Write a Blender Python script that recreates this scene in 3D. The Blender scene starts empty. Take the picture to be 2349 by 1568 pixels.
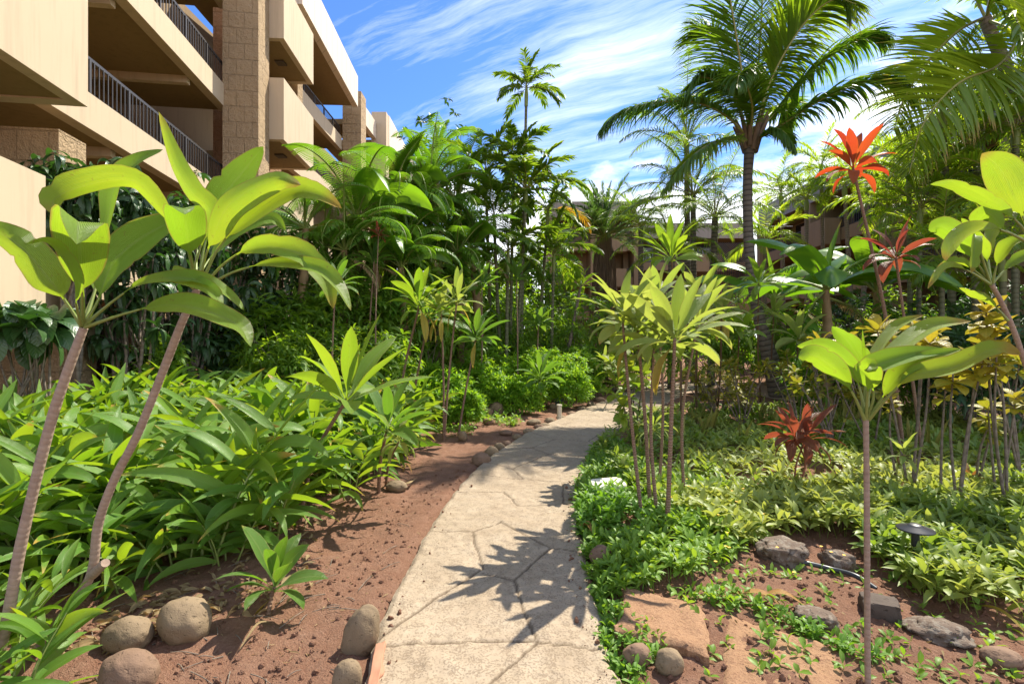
import bpy, math, random
import numpy as np
from mathutils import Vector, Euler

SEED = 7
rng = np.random.default_rng(SEED)
random.seed(SEED)
PI = math.pi
F = 1174.5            # focal length in the units the measurements were taken in
CX, CY, CAMZ = 1174.5, 784.0, 1.6
SUN_AZ, SUN_EL = math.radians(44), math.radians(53)

scene = bpy.context.scene
COL = scene.collection

# ------------------------------------------------------------------ measuring
def at(px, py, Y):
    return np.array([(px - CX) / F * Y, Y, CAMZ + (CY - py) / F * Y])

def gnd(px, py, z=0.0):
    Y = (CAMZ - z) * F / (py - CY)
    return np.array([(px - CX) / F * Y, Y, z])

def nrm(v):
    v = np.asarray(v, float)
    l = np.linalg.norm(v, axis=-1, keepdims=True)
    return v / np.maximum(l, 1e-9)

def hashf(ix, iy, iz, seed):
    h = (ix.astype(np.int64) * 374761393 + iy.astype(np.int64) * 668265263 + iz.astype(np.int64) * 2147483647 + seed * 974711) & 0xffffffff
    h = ((h ^ (h >> 13)) * 1274126177) & 0xffffffff
    h = (h ^ (h >> 16)) & 0xffffffff
    return h / 4294967295.0

def vnoise(p, seed=0):
    p = np.asarray(p, float)
    if p.shape[-1] == 2:
        p = np.concatenate([p, np.zeros(p.shape[:-1] + (1,))], -1)
    i = np.floor(p).astype(np.int64); f = p - i
    f = f * f * (3 - 2 * f)
    r = 0
    for dx in (0, 1):
        for dy in (0, 1):
            for dz in (0, 1):
                w = (f[..., 0] if dx else 1 - f[..., 0]) * (f[..., 1] if dy else 1 - f[..., 1]) * (f[..., 2] if dz else 1 - f[..., 2])
                r = r + w * hashf(i[..., 0] + dx, i[..., 1] + dy, i[..., 2] + dz, seed)
    return r * 2 - 1

def fbm(p, seed=0, octv=4, lac=2.1, gain=.5):
    r, a, p = 0, 1.0, np.asarray(p, float)
    for k in range(octv):
        r = r + a * vnoise(p, seed + k * 17); p = p * lac; a *= gain
    return r

def smooth(a, b, x):
    t = np.clip((x - a) / (b - a), 0, 1)
    return t * t * (3 - 2 * t)

def catmull(P, n):
    P = np.asarray(P, float); M = len(P)
    if M == 2:
        t = np.linspace(0, 1, n)[:, None]
        return P[0] * (1 - t) + P[1] * t
    Q = np.vstack([2 * P[0] - P[1], P, 2 * P[-1] - P[-2]])
    out = []
    for u in np.linspace(0, M - 1, n):
        i = min(int(u), M - 2); t = u - i
        a, b, c, d = Q[i], Q[i + 1], Q[i + 2], Q[i + 3]
        out.append(.5 * (2 * b + (c - a) * t + (2 * a - 5 * b + 4 * c - d) * t * t + (3 * b - a - 3 * c + d) * t ** 3))
    return np.array(out)

# ------------------------------------------------------------------ mesh builder (quads only)
class MB:
    def __init__(s):
        s.v, s.q, s.uv, s.t, s.m, s.sm, s.n = [], [], [], [], [], [], 0
    def add(s, v, q, uv=None, tint=.5, mat=0, sm=True):
        v = np.asarray(v, float).reshape(-1, 3); q = np.asarray(q, np.int64).reshape(-1, 4)
        s.v.append(v); s.q.append(q + s.n); s.n += len(v)
        s.uv.append(np.zeros((len(v), 2)) if uv is None else np.asarray(uv, float).reshape(-1, 2))
        s.t.append(np.broadcast_to(np.asarray(tint, float), (len(v),)).copy())
        s.m.append(np.full(len(q), mat)); s.sm.append(np.full(len(q), sm))
    def mesh(s, name, mats, origin=(0, 0, 0)):
        v = np.vstack(s.v) - np.asarray(origin, float); q = np.vstack(s.q); uv = np.vstack(s.uv)
        me = bpy.data.meshes.new(name)
        me.vertices.add(len(v)); me.vertices.foreach_set('co', v.astype(np.float32).ravel())
        me.loops.add(len(q) * 4); me.loops.foreach_set('vertex_index', q.astype(np.int32).ravel())
        me.polygons.add(len(q)); me.polygons.foreach_set('loop_start', np.arange(0, len(q) * 4, 4, dtype=np.int32))
        me.polygons.foreach_set('material_index', np.concatenate(s.m).astype(np.int32))
        me.polygons.foreach_set('use_smooth', np.concatenate(s.sm).astype(bool))
        l = me.uv_layers.new(name='UVMap'); l.data.foreach_set('uv', uv[q.ravel()].astype(np.float32).ravel())
        a = me.attributes.new('tint', 'FLOAT', 'POINT'); a.data.foreach_set('value', np.concatenate(s.t).astype(np.float32))
        for m in (mats if isinstance(mats, (list, tuple)) else [mats]): me.materials.append(m)
        me.update(calc_edges=True); me.validate()
        return me
    # boxes given by their eight corners / a face and a thickness
    def prism(s, quad, off, mat=0):
        a = np.asarray(quad, float); b = a + np.asarray(off, float)
        v = np.vstack([a, b])
        s.add(v, [(0, 1, 2, 3), (7, 6, 5, 4), (0, 4, 5, 1), (1, 5, 6, 2), (2, 6, 7, 3), (3, 7, 4, 0)], mat=mat, sm=False)
    def box(s, x0, x1, y0, y1, z0, z1, mat=0):
        s.prism([(x0, y0, z0), (x1, y0, z0), (x1, y0, z1), (x0, y0, z1)], (0, y1 - y0, 0), mat)
    def tube(s, pts, rad, ns=8, n=None, mat=0, tint=.5, cap=True, rough=0, seed=0, ringz=0):
        n = n or len(pts); P = catmull(pts, n)
        r = np.interp(np.linspace(0, 1, n), np.linspace(0, 1, len(rad)), rad) if np.ndim(rad) else np.full(n, rad)
        T = nrm(np.gradient(P, axis=0))
        ref = np.array([1., 0, 0]) if abs(T[0][0]) < .8 else np.array([0, 1., 0])
        A = nrm(np.cross(T, ref)); B = np.cross(T, A)
        if ringz:
            ln = np.concatenate([[0], np.cumsum(np.linalg.norm(np.diff(P, axis=0), axis=1))])
            rr_ = rng.random(4000); zz = ln / ringz + .35 * np.interp(ln / ringz * 1.7, np.arange(4000), rr_); r = r * (1 + .004 * (np.abs((zz % 1) * 2 - 1) - .5) + .09 * (np.interp(ln / ringz * .22, np.arange(4000), rr_) - .5))
        th = np.linspace(0, 2 * PI, ns, endpoint=False)
        V = P[:, None] + r[:, None, None] * (np.cos(th)[None, :, None] * A[:, None] + np.sin(th)[None, :, None] * B[:, None])
        if rough: V = V + (fbm(V * (1.2 / max(r.mean(), .004)) * .5, seed)[..., None]) * r[:, None, None] * rough * (V - P[:, None]) / np.maximum(r[:, None, None], 1e-6)
        ln = np.concatenate([[0], np.cumsum(np.linalg.norm(np.diff(P, axis=0), axis=1))])
        uv = np.stack(np.broadcast_arrays(ln[:, None], (th / (2 * PI))[None]), -1)
        i = np.arange(n - 1)[:, None] * ns; j = np.arange(ns)[None]; k = (j + 1) % ns
        q = np.stack([i + j, i + k, i + ns + k, i + ns + j], -1).reshape(-1, 4)
        s.add(V.reshape(-1, 3), q, uv.reshape(-1, 2), tint, mat)
        if cap:
            for e, ring in ((0, 0), (n - 1, 1)):
                R = V[e]; C = np.broadcast_to(P[e], R.shape)
                v2 = np.vstack([R, P[e] + (R - P[e]) * .02])
                jj = np.arange(ns); kk = (jj + 1) % ns
                qq = np.stack([jj, kk, kk + ns, jj + ns], -1) if ring else np.stack([kk, jj, jj + ns, kk + ns], -1)
                s.add(v2, qq, np.full((len(v2), 2), ln[e]), tint, mat, False)
    def lathe(s, prof, ns=24, c=(0, 0, 0), mat=0):
        prof = np.asarray(prof, float); th = np.linspace(0, 2 * PI, ns, endpoint=False)
        V = np.stack([prof[:, 0][:, None] * np.cos(th), prof[:, 0][:, None] * np.sin(th), np.broadcast_to(prof[:, 1][:, None], (len(prof), ns))], -1) + np.asarray(c, float)
        i = np.arange(len(prof) - 1)[:, None] * ns; j = np.arange(ns)[None]; k = (j + 1) % ns
        s.add(V.reshape(-1, 3), np.stack([i + j, i + k, i + ns + k, i + ns + j], -1).reshape(-1, 4), mat=mat)

PROFS = {
    'ti': lambda t: np.where(t < .2, .13 - .25 * t, .08 + .92 * np.sin(PI * np.clip((t - .2) / .8, 0, 1) ** .85) ** .75) * np.where(t > .999, .05, 1),
    'tih': lambda t: np.where(t < .3, .11 - .12 * t, .074 + .926 * np.sin(PI * np.clip((t - .3) / .7, 0, 1) ** .85) ** .8) * np.where(t > .999, .05, 1),
    'lance': lambda t: .04 + .96 * np.sin(PI * np.clip(t, 0, 1) ** .8) ** .9,
    'ovate': lambda t: np.where(t < .1, .1, .1 + .9 * np.sin(PI * np.clip((t - .1) / .9, 0, 1) ** .9) ** .65) * np.where(t > .999, .1, 1),
    'strap': lambda t: np.clip(1.05 - t ** 3, .03, 1) * np.clip(.5 + 4 * t, 0, 1),
    'leaflet': lambda t: np.clip(.45 + 3.2 * t, 0, 1) * np.clip(1.02 - t ** 2.2, .04, 1),
    'broad': lambda t: np.where(t < .14, .07, np.clip(.45 + 3.2 * (t - .14), 0, 1) * np.clip(1.03 - ((t - .14) / .86) ** 6, .03, 1)),
    'sheet': lambda t: np.clip(.85 + .5 * t, 0, 1) * np.clip(1.08 - .55 * t ** 4, .2, 1),
}

def leaves(mb, base, d0, L, W, droop=.8, roll=0., fold=.25, prof='ti', ns=6, half=1, pw=1.3, wave=0., tint=None, mat=0, twist=0.):
    base = np.atleast_2d(np.asarray(base, float)); d0 = np.atleast_2d(np.asarray(d0, float)); N = max(len(base), len(d0))
    base = np.broadcast_to(base, (N, 3)); d0 = nrm(np.broadcast_to(d0, (N, 3)))
    bc = lambda a: np.broadcast_to(np.asarray(a, float), (N,))
    L, W, droop, roll, fold, twist = map(bc, (L, W, droop, roll, fold, twist))
    tint = rng.random(N) if tint is None else bc(tint)
    t = np.linspace(0, 1, ns + 1); T = ns + 1
    down = np.array([0, 0, -1.0])
    c = (d0 @ down)
    e = down - c[:, None] * d0
    el = np.linalg.norm(e, axis=1)
    rnd = rng.normal(size=(N, 3)); rnd = rnd - (rnd * d0).sum(1)[:, None] * d0
    e = np.where(el[:, None] > .02, e, rnd); e = nrm(e)
    th = droop[:, None] * t[None] ** pw
    th = np.minimum(th, np.maximum(np.arccos(np.clip(c, -1, 1)) - .03, 0)[:, None])
    d = np.cos(th)[..., None] * d0[:, None] + np.sin(th)[..., None] * e[:, None]
    seg = (d[:, 1:] + d[:, :-1]) * .5 * (L / ns)[:, None, None]
    P = base[:, None] + np.concatenate([np.zeros((N, 1, 3)), np.cumsum(seg, 1)], 1)
    s0 = np.cross(d0, e)[:, None] * np.ones((1, T, 1)); n0 = np.cross(d, s0)
    r = (roll[:, None] + twist[:, None] * t[None])[..., None]
    S = np.cos(r) * s0 + np.sin(r) * n0; Nn = -np.sin(r) * s0 + np.cos(r) * n0
    _strip(mb, P, S, Nn, W[:, None] * .5 * PROFS[prof](t)[None], fold, half, wave, tint, mat, t)

def _strip(mb, P, S, Nn, w, fold, half, wave, tint, mat, t):
    N, T = w.shape
    ks = np.linspace(-1, 1, 2 * half + 1); K = len(ks)
    cf, sf = np.cos(fold)[:, None], np.sin(fold)[:, None]
    V = np.empty((N, T, K, 3))
    ph = rng.random(N)[:, None] * 6.28; fr = (8 + 8 * rng.random(N))[:, None]
    for i, k in enumerate(ks):
        a = abs(k)
        lift = w * (a * sf)
        if wave: lift = lift + wave * w * a * a * np.sin(fr * t[None] + ph + (1.3 if k > 0 else 0))
        V[:, :, i] = P + S * (w * k * cf)[..., None] + Nn * lift[..., None]
    UV = np.empty((N, T, K, 2)); UV[..., 0] = t[None, :, None]; UV[..., 1] = ((ks + 1) / 2)[None, None]
    n_ = np.arange(N)[:, None, None] * T * K; i_ = np.arange(T - 1)[None, :, None] * K; k_ = np.arange(K - 1)[None, None]
    a = n_ + i_ + k_
    q = np.stack([a, a + 1, a + K + 1, a + K], -1).reshape(-1, 4)
    mb.add(V.reshape(-1, 3), q, UV.reshape(-1, 2), np.repeat(tint, T * K), mat)

CAM = np.array([0, 0, CAMZ])
def hero_leaf(mb, pts, W, roll=0., fold=.3, prof='tih', ns=30, half=2, wave=.12, tint=.5, mat=0, twist=0.):
    P = catmull(pts, ns + 1); T = nrm(np.gradient(P, axis=0)); t = np.linspace(0, 1, ns + 1)
    v = nrm(P - CAM)
    S = nrm(np.cross(T, v))
    for i in range(1, len(S)):
        if S[i] @ S[i - 1] < 0: S[i] = -S[i]
    S = nrm(np.array([S[max(0, i - 1):i + 2].mean(0) for i in range(len(S))]))
    N0 = np.cross(S, T)
    r = (roll + twist * t)[:, None]
    S2 = np.cos(r) * S + np.sin(r) * N0; N2 = -np.sin(r) * S + np.cos(r) * N0
    N2 = N2 * (1 if N2[len(N2) // 2][2] >= 0 else -1)
    irr = 1 + .05 * fbm(np.stack([t * 7 + tint * 31, t * 0 + W * 97], -1), 5, 3)
    for _ in range(rng.integers(0, 3)): irr = irr * (1 - (.10 + .18 * rng.random()) * np.exp(-((t - .5 - .4 * rng.random()) / .018) ** 2))
    _strip(mb, P[None], S2[None], N2[None], (W * .5 * PROFS[prof](t) * irr)[None], np.array([fold]), half, wave, np.array([tint]), mat, t)

def frond(mb, spine, nl, lmax, lw, start=.12, ang=(65, 25), lift=.3, droop=.9, r0=.02, hint=(0, 0, 1), leaf=0, stalk=1, ns=4, tint=None, prof='leaflet', jit=.12, half=1, lp=None, tip=.25, fold=.2, drop=0.):
    n = 24; P = catmull(spine, n); T = nrm(np.gradient(P, axis=0))
    mb.tube(P, [r0, r0 * .75, r0 * .25], 5, mat=stalk, cap=False)
    u = np.linspace(start, .995, nl); idx = u * (n - 1); i0 = np.minimum(idx.astype(int), n - 2); f = (idx - i0)[:, None]
    B = P[i0] * (1 - f) + P[i0 + 1] * f; D = nrm(T[i0] * (1 - f) + T[i0 + 1] * f)
    hint = np.asarray(hint, float)
    S = nrm(np.cross(D, hint)); U = np.cross(S, D)
    uu = (u - start) / (1 - start)
    prof_l = lp(uu) if lp else (np.clip(.35 + 2.2 * uu, 0, 1) * (1 - (1 - tip) * np.clip((uu - .45) / .55, 0, 1) ** 1.4))
    a = np.radians(ang[0] + (ang[1] - ang[0]) * uu)
    for sg in (-1, 1):
        keep = rng.random(nl) >= drop
        m = keep.sum()
        aa = a[keep] + rng.normal(0, jit * .5, m); lf = lift + rng.normal(0, jit, m)
        d = np.cos(aa)[:, None] * D[keep] + np.sin(aa)[:, None] * (sg * S[keep] * np.cos(lf)[:, None] + U[keep] * np.sin(lf)[:, None])
        leaves(mb, B[keep], d, lmax * prof_l[keep] * (1 + rng.normal(0, .06, m)), lw * (.8 + .4 * rng.random(m)) * np.clip(prof_l[keep] + .3, .4, 1), droop * (1 + rng.normal(0, .2, m)), rng.normal(0, .25, m), fold, prof, ns, half, 1.2,
               tint=None if tint is None else np.clip(tint + rng.normal(0, .12, m), 0, 1), mat=leaf)

# ------------------------------------------------------------------ objects
def tag(o, label=None, cat=None, group=None, kind=None):
    if label: o['label'] = label
    if cat: o['category'] = cat
    if group: o['group'] = group
    if kind: o['kind'] = kind
    return o
def obj(name, me, parent=None):
    o = bpy.data.objects.new(name, me); COL.objects.link(o)
    if parent is not None: o.parent = parent
    return o
def part(name, mb, mats, parent, origin=(0, 0, 0)):
    return obj(name, mb.mesh(name, mats, origin), parent)
def thing(name, label, cat, loc=(0, 0, 0), group=None, rz=0., sc=1.):
    o = bpy.data.objects.new(name, None); COL.objects.link(o)
    o.location = [float(c) for c in loc]; o.rotation_euler = (0, 0, rz); o.scale = (sc,) * 3; o.empty_display_size = .2
    return tag(o, label, cat, group)
def dup(root, loc, rz=0., sc=1., label=None, group=None, cat=None):
    r = root.copy(); COL.objects.link(r); r.location = [float(c) for c in loc]; r.rotation_euler = (0, 0, rz)
    r.scale = (sc,) * 3 if np.ndim(sc) == 0 else sc
    for ch in list(root.children):
        c = ch.copy(); COL.objects.link(c); c.parent = r
        for g in ch.children:
            d = g.copy(); COL.objects.link(d); d.parent = c
    return tag(r, label, cat, group)
_used = set()
def use(proto, loc, rz=0., sc=1., label=None, group=None, cat=None):
    """first placement moves the prototype itself, later ones copy it"""
    if proto.name not in _used:
        _used.add(proto.name)
        proto.location = [float(c) for c in loc]; proto.rotation_euler = (0, 0, rz); proto.scale = (sc,) * 3 if np.ndim(sc) == 0 else sc
        return tag(proto, label, cat, group)
    return dup(proto, loc, rz, sc, label, group, cat)
# ------------------------------------------------------------------ materials
class NT:
    def __init__(s, name):
        s.m = bpy.data.materials.new(name); s.m.use_nodes = True
        s.t = s.m.node_tree; s.t.nodes.clear()
        s.out = s.t.nodes.new('ShaderNodeOutputMaterial')
    def n(s, kind, **kw):
        nd = s.t.nodes.new('ShaderNode' + kind)
        for k, v in kw.items():
            if k in nd.inputs.keys(): s.link(v, nd.inputs[k])
            else: setattr(nd, k, v)
        return nd
    def link(s, v, inp):
        if isinstance(v, bpy.types.NodeSocket): s.t.links.new(v, inp)
        elif isinstance(v, bpy.types.Node): s.t.links.new(v.outputs[0], inp)
        else:
            if isinstance(v, tuple) and len(v) == 3 and inp.type == 'RGBA': v = v + (1,)
            inp.default_value = v
    def math(s, op, a, b=0., c=0.):
        nd = s.t.nodes.new('ShaderNodeMath'); nd.operation = op
        for i, v in enumerate((a, b, c)): s.link(v, nd.inputs[i])
        return nd.outputs[0]
    def mix(s, f, a, b, blend='MIX'):
        nd = s.t.nodes.new('ShaderNodeMix'); nd.data_type = 'RGBA'; nd.blend_type = blend; nd.clamp_factor = True
        s.link(f, nd.inputs[0]); s.link(a, nd.inputs[6]); s.link(b, nd.inputs[7])
        return nd.outputs[2]
    def ramp(s, f, stops):
        nd = s.t.nodes.new('ShaderNodeValToRGB'); s.link(f, nd.inputs[0])
        el = nd.color_ramp.elements
        while len(el) < len(stops): el.new(.5)
        for e, (p, c) in zip(el, stops):
            e.position = p; e.color = tuple(c) + ((1,) if len(c) == 3 else ())
        return nd.outputs[0]
    def noise(s, scale, vec=None, detail=4., rough=.55):
        nd = s.n('TexNoise', Scale=scale, Detail=detail, Roughness=rough)
        if vec is not None: s.link(vec, nd.inputs['Vector'])
        return nd.outputs[0]
    def coord(s): return s.n('TexCoord').outputs['Object']
    def geo(s): return s.n('NewGeometry').outputs['Position']
    def bump(s, h, strength=.3, dist=.02):
        return s.n('Bump', Height=h, Strength=strength, Distance=dist).outputs[0]
    def pbr(s, col, rough=.6, normal=None, metal=0., spec=.5):
        b = s.n('BsdfPrincipled'); s.link(col, b.inputs['Base Color']); s.link(rough, b.inputs['Roughness']); s.link(metal, b.inputs['Metallic'])
        s.link(spec, b.inputs['Specular IOR Level'])
        if normal is not None: s.link(normal, b.inputs['Normal'])
        return b.outputs[0]
    def done(s, sh):
        s.link(sh, s.out.inputs[0]); return s.m

def leaf_mat(name, ca, cb, ta, tb, rough=.38, fac=.42, para=30., pinn=0., rib=.05, ribcol=None, tip=None, edge=None, spec=.35, cc=None, blotch=0., bumps=.35):
    k = NT(name)
    tint = k.n('Attribute', attribute_name='tint').outputs['Fac']
    uv = k.n('SeparateXYZ', Vector=k.n('UVMap').outputs[0])
    u, v = uv.outputs[0], uv.outputs[1]
    rnd = k.n('ObjectInfo').outputs['Random']
    tt = k.math('ADD', k.math('MULTIPLY', tint, .8), k.math('MULTIPLY', rnd, .2))
    col = k.mix(tt, ca, cb); tr = k.mix(tt, ta, tb)
    pos = k.geo()
    nz = k.noise(9., pos, 3.)
    col = k.mix(k.math('MULTIPLY', nz, .5), col, k.mix(.5, col, (.02, .05, .01), 'MIX'))
    if para:
        stv = k.n('CombineXYZ', X=k.math('MULTIPLY', u, 2.5), Y=k.math('MULTIPLY', v, 26.), Z=k.math('MULTIPLY', tint, 40.)).outputs[0]
        stn_ = k.ramp(k.noise(1., stv, 3., .6), [(.32, (0, 0, 0)), (.70, (1, 1, 1))])
        col = k.mix(k.math('MULTIPLY', stn_, .45), col, tuple(min(1, c * 1.7 + .03) for c in cb)); tr = k.mix(k.math('MULTIPLY', stn_, .5), tr, tuple(c * .55 for c in ta))
        pt = k.ramp(k.noise(7., pos, 4., .6), [(.45, (0, 0, 0)), (.7, (1, 1, 1))]); tr = k.mix(k.math('MULTIPLY', pt, .45), tr, ta)
    across = k.math('ABSOLUTE', k.math('SUBTRACT', v, .5))
    h = 0.
    if para:
        w = k.math('SINE', k.math('MULTIPLY', v, para * 6.28))
        h = w
        col = k.mix(k.math('MULTIPLY_ADD', w, .17, .17), col, k.mix(.5, col, (.3, .4, .1)))
    if pinn:
        w2 = k.math('SINE', k.math('MULTIPLY', k.math('SUBTRACT', u, k.math('MULTIPLY', across, .5)), pinn * 6.28))
        w2 = k.math('POWER', k.math('MULTIPLY_ADD', w2, .5, .5), 4.)
        h = w2
        col = k.mix(k.math('MULTIPLY', w2, .3), col, ribcol or tb)
    if rib:
        rm = k.math('SUBTRACT', 1., k.math('DIVIDE', across, rib)); rm = k.math('MAXIMUM', rm, 0.)
        col = k.mix(k.math('MULTIPLY', k.math('MINIMUM', k.math('MULTIPLY', rm, 2.), 1.), .75), col, ribcol or (.22, .32, .08))
    if edge:
        em = k.math('SUBTRACT', k.math('ADD', across, k.math('MULTIPLY', nz, .09)), .5); em = k.math('MINIMUM', k.math('MAXIMUM', k.math('MULTIPLY', em, 18.), 0.), 1.)
        col = k.mix(em, col, edge); tr = k.mix(em, tr, edge)
    if tip:
        tm = k.math('SUBTRACT', k.math('ADD', u, k.math('MULTIPLY', k.math('SUBTRACT', tint, 1.), .5)), .82)
        tm = k.math('MINIMUM', k.math('MAXIMUM', k.math('MULTIPLY', k.math('ADD', tm, k.math('MULTIPLY', nz, .06)), 9.), 0.), 1.)
        col = k.mix(tm, col, tip); tr = k.mix(tm, tr, tip)
    if blotch:
        b = k.noise(blotch, pos, 3.); b = k.ramp(b, [(.5, (0, 0, 0)), (.62, (1, 1, 1))])
        col = k.mix(b, col, cc); tr = k.mix(b, tr, cc)
    sp_ = k.ramp(k.noise(55., pos, 3., .6), [(.64, (0, 0, 0)), (.72, (1, 1, 1))]); col = k.mix(k.math('MULTIPLY', sp_, .6), col, (.20, .13, .04)); tr = k.mix(k.math('MULTIPLY', sp_, .35), tr, (.25, .17, .04))
    nrmv = k.bump(h, bumps * 1.8, .003) if not isinstance(h, float) else None
    nz2 = k.noise(35., pos, 2.)
    sh = k.n('MixShader'); k.link(fac, sh.inputs[0])
    k.link(k.pbr(col, k.math('MULTIPLY_ADD', nz2, .4, rough - .12), nrmv, spec=spec), sh.inputs[1])
    tl = k.n('BsdfTranslucent'); k.link(tr, tl.inputs[0])
    k.link(tl.outputs[0], sh.inputs[2])
    return k.done(sh.outputs[0])

def bark_mat(name, ca, cb, ring=26., ringc=.5, rough=.85, strength=.6):
    k = NT(name); pos = k.coord()
    uv = k.n('SeparateXYZ', Vector=k.n('UVMap').outputs[0])
    nz = k.noise(14., pos, 5.); fine = k.noise(90., pos, 4.)
    w = k.math('SINE', k.math('MULTIPLY', k.math('ADD', uv.outputs[0], k.math('MULTIPLY', nz, .05)), ring * 6.28))
    w = k.math('MULTIPLY_ADD', w, .5, .5)
    col = k.mix(nz, ca, cb)
    col = k.mix(k.math('MULTIPLY', k.math('POWER', w, 5.), ringc), col, tuple(c * .3 for c in ca))
    col = k.mix(k.math('MULTIPLY', fine, .35), col, tuple(c * .55 for c in ca))
    h = k.math('SUBTRACT', k.math('MULTIPLY', fine, .6), w)
    return k.done(k.pbr(col, rough, k.bump(h, strength, .01)))

M = {}
M['ti'] = leaf_mat('ti_leaf', (.10, .23, .02), (.20, .32, .03), (.32, .56, .02), (.58, .66, .03), rough=.36, fac=.42, para=26, edge=(.30, .22, .05), tip=(.42, .30, .05))
M['ti_pale'] = leaf_mat('pale_ti_leaf', (.15, .26, .04), (.29, .34, .09), (.40, .56, .05), (.62, .62, .11), rough=.36, fac=.42, para=26, edge=(.34, .28, .08), tip=(.40, .30, .08))
M['ti_green'] = leaf_mat('green_ti_leaf', (.06, .16, .025), (.10, .22, .03), (.16, .38, .02), (.30, .46, .03), rough=.34, fac=.4, para=26, edge=(.30, .28, .1), tip=(.42, .33, .05))
M['ti_old'] = leaf_mat('yellowed_ti_leaf', (.42, .34, .05), (.50, .36, .06), (.6, .46, .05), (.6, .4, .06), para=20, fac=.4)
M['red'] = leaf_mat('red_ti_leaf', (.20, .022, .02), (.30, .07, .02), (.60, .045, .02), (.70, .15, .02), rough=.36, fac=.45, para=22, ribcol=(.35, .12, .03), edge=(.5, .2, .03))
M['maroon'] = leaf_mat('maroon_ti_leaf', (.11, .022, .028), (.21, .06, .04), (.36, .045, .04), (.52, .14, .04), rough=.33, fac=.38, para=22, ribcol=(.30, .16, .06), edge=(.45, .2, .06))
M['ginger'] = leaf_mat('ginger_leaf', (.08, .19, .022), (.155, .28, .03), (.24, .50, .015), (.48, .62, .02), rough=.33, fac=.36, para=0, pinn=26, bumps=.25, ribcol=(.14, .26, .05), edge=(.2, .22, .05), tip=(.45, .30, .06))
M['palm'] = leaf_mat('palm_leaflet', (.05, .125, .02), (.10, .18, .025), (.20, .40, .015), (.40, .52, .02), rough=.36, fac=.4, para=0, rib=.12, ribcol=(.1, .15, .03), tip=(.3, .22, .06))
M['coco'] = leaf_mat('coconut_leaflet', (.05, .125, .02), (.09, .175, .022), (.18, .38, .012), (.42, .54, .015), rough=.36, fac=.42, para=0, rib=.1, ribcol=(.12, .15, .04), tip=(.3, .2, .06))
M['areca'] = leaf_mat('areca_leaflet', (.08, .19, .02), (.16, .26, .03), (.32, .56, .012), (.60, .68, .03), rough=.38, fac=.46, para=0, rib=.1, ribcol=(.15, .2, .04), tip=(.34, .24, .05))
M['palm_yellow'] = leaf_mat('yellowing_leaflet', (.30, .22, .02), (.36, .18, .02), (.55, .38, .02), (.55, .25, .02), para=0, fac=.42)
M['cycad'] = leaf_mat('cycad_leaflet', (.045, .10, .03), (.07, .14, .04), (.12, .26, .03), (.2, .34, .04), rough=.4, fac=.3, para=0)
M['banana'] = leaf_mat('banana_leaf', (.06, .16, .025), (.11, .23, .03), (.18, .46, .012), (.36, .58, .02), rough=.28, fac=.36, para=0, pinn=3, rib=0, tip=(.34, .24, .05), bumps=.2)
M['dry'] = leaf_mat('dry_leaf', (.34, .20, .08), (.45, .32, .18), (.4, .22, .06), (.45, .3, .12), rough=.7, fac=.25, para=14, rib=.03, ribcol=(.3, .18, .08))
M['rust'] = leaf_mat('rust_leaf', (.42, .15, .04), (.48, .24, .07), (.5, .18, .03), (.5, .25, .06), rough=.55, fac=.25, para=14)
M['cover'] = leaf_mat('cover_leaf', (.13, .23, .025), (.29, .34, .07), (.28, .44, .02), (.56, .58, .09), rough=.42, fac=.36, para=0, rib=.06, ribcol=(.25, .3, .09))
M['creeper'] = leaf_mat('creeper_leaf', (.10, .23, .02), (.17, .30, .03), (.22, .48, .015), (.40, .56, .03), rough=.42, fac=.35, para=0, rib=.06)
M['bush'] = leaf_mat('bush_leaf', (.12, .28, .02), (.23, .40, .03), (.30, .60, .015), (.52, .70, .03), rough=.5, fac=.4, para=0, rib=0)
M['shrub'] = leaf_mat('shrub_leaf', (.065, .165, .02), (.13, .24, .03), (.22, .48, .012), (.44, .60, .02), rough=.36, fac=.42, para=0, pinn=7, rib=.05)
M['gloss'] = leaf_mat('glossy_dark_leaf', (.025, .075, .018), (.045, .11, .025), (.05, .16, .015), (.09, .22, .02), rough=.27, fac=.22, para=0, pinn=9, rib=.04, ribcol=(.08, .14, .04), spec=.6)
M['croton'] = leaf_mat('croton_leaf', (.13, .20, .02), (.46, .34, .03), (.25, .36, .02), (.62, .45, .03), rough=.4, fac=.35, para=0, pinn=7, rib=.05, ribcol=(.48, .40, .05), blotch=22., cc=(.38, .30, .03))
M['croton_green'] = leaf_mat('green_croton_leaf', (.07, .17, .02), (.26, .30, .03), (.2, .4, .015), (.45, .48, .03), rough=.4, fac=.38, para=0, pinn=7, rib=.05, ribcol=(.3, .32, .05))
M['snake'] = leaf_mat('snake_plant_leaf', (.16, .18, .03), (.36, .32, .07), (.25, .28, .03), (.5, .45, .08), rough=.45, fac=.25, para=0, pinn=10, rib=0, edge=(.45, .38, .08), ribcol=(.12, .16, .05))
M['stalk'] = bark_mat('green_stalk', (.16, .24, .05), (.28, .30, .08), 3, .05, .5, .1)
M['redstalk'] = bark_mat('red_stalk', (.22, .05, .04), (.30, .12, .06), 3, .05, .5, .1)
M['rachis'] = bark_mat('palm_rachis', (.22, .24, .05), (.32, .28, .08), 3, .05, .5, .1)
M['tibark'] = bark_mat('ti_bark', (.22, .14, .10), (.44, .34, .25), 34, .2, .85, .16)
M['tibark_thin'] = bark_mat('thin_ti_bark', (.20, .12, .08), (.32, .20, .13), 45, .5)
M['cocobark'] = bark_mat('coconut_bark', (.10, .085, .07), (.20, .165, .13), 7.5, .85, .9, 1.)
M['greybark'] = bark_mat('grey_bark', (.15, .115, .085), (.26, .21, .16), 10, .4, .9, .7)
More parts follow.
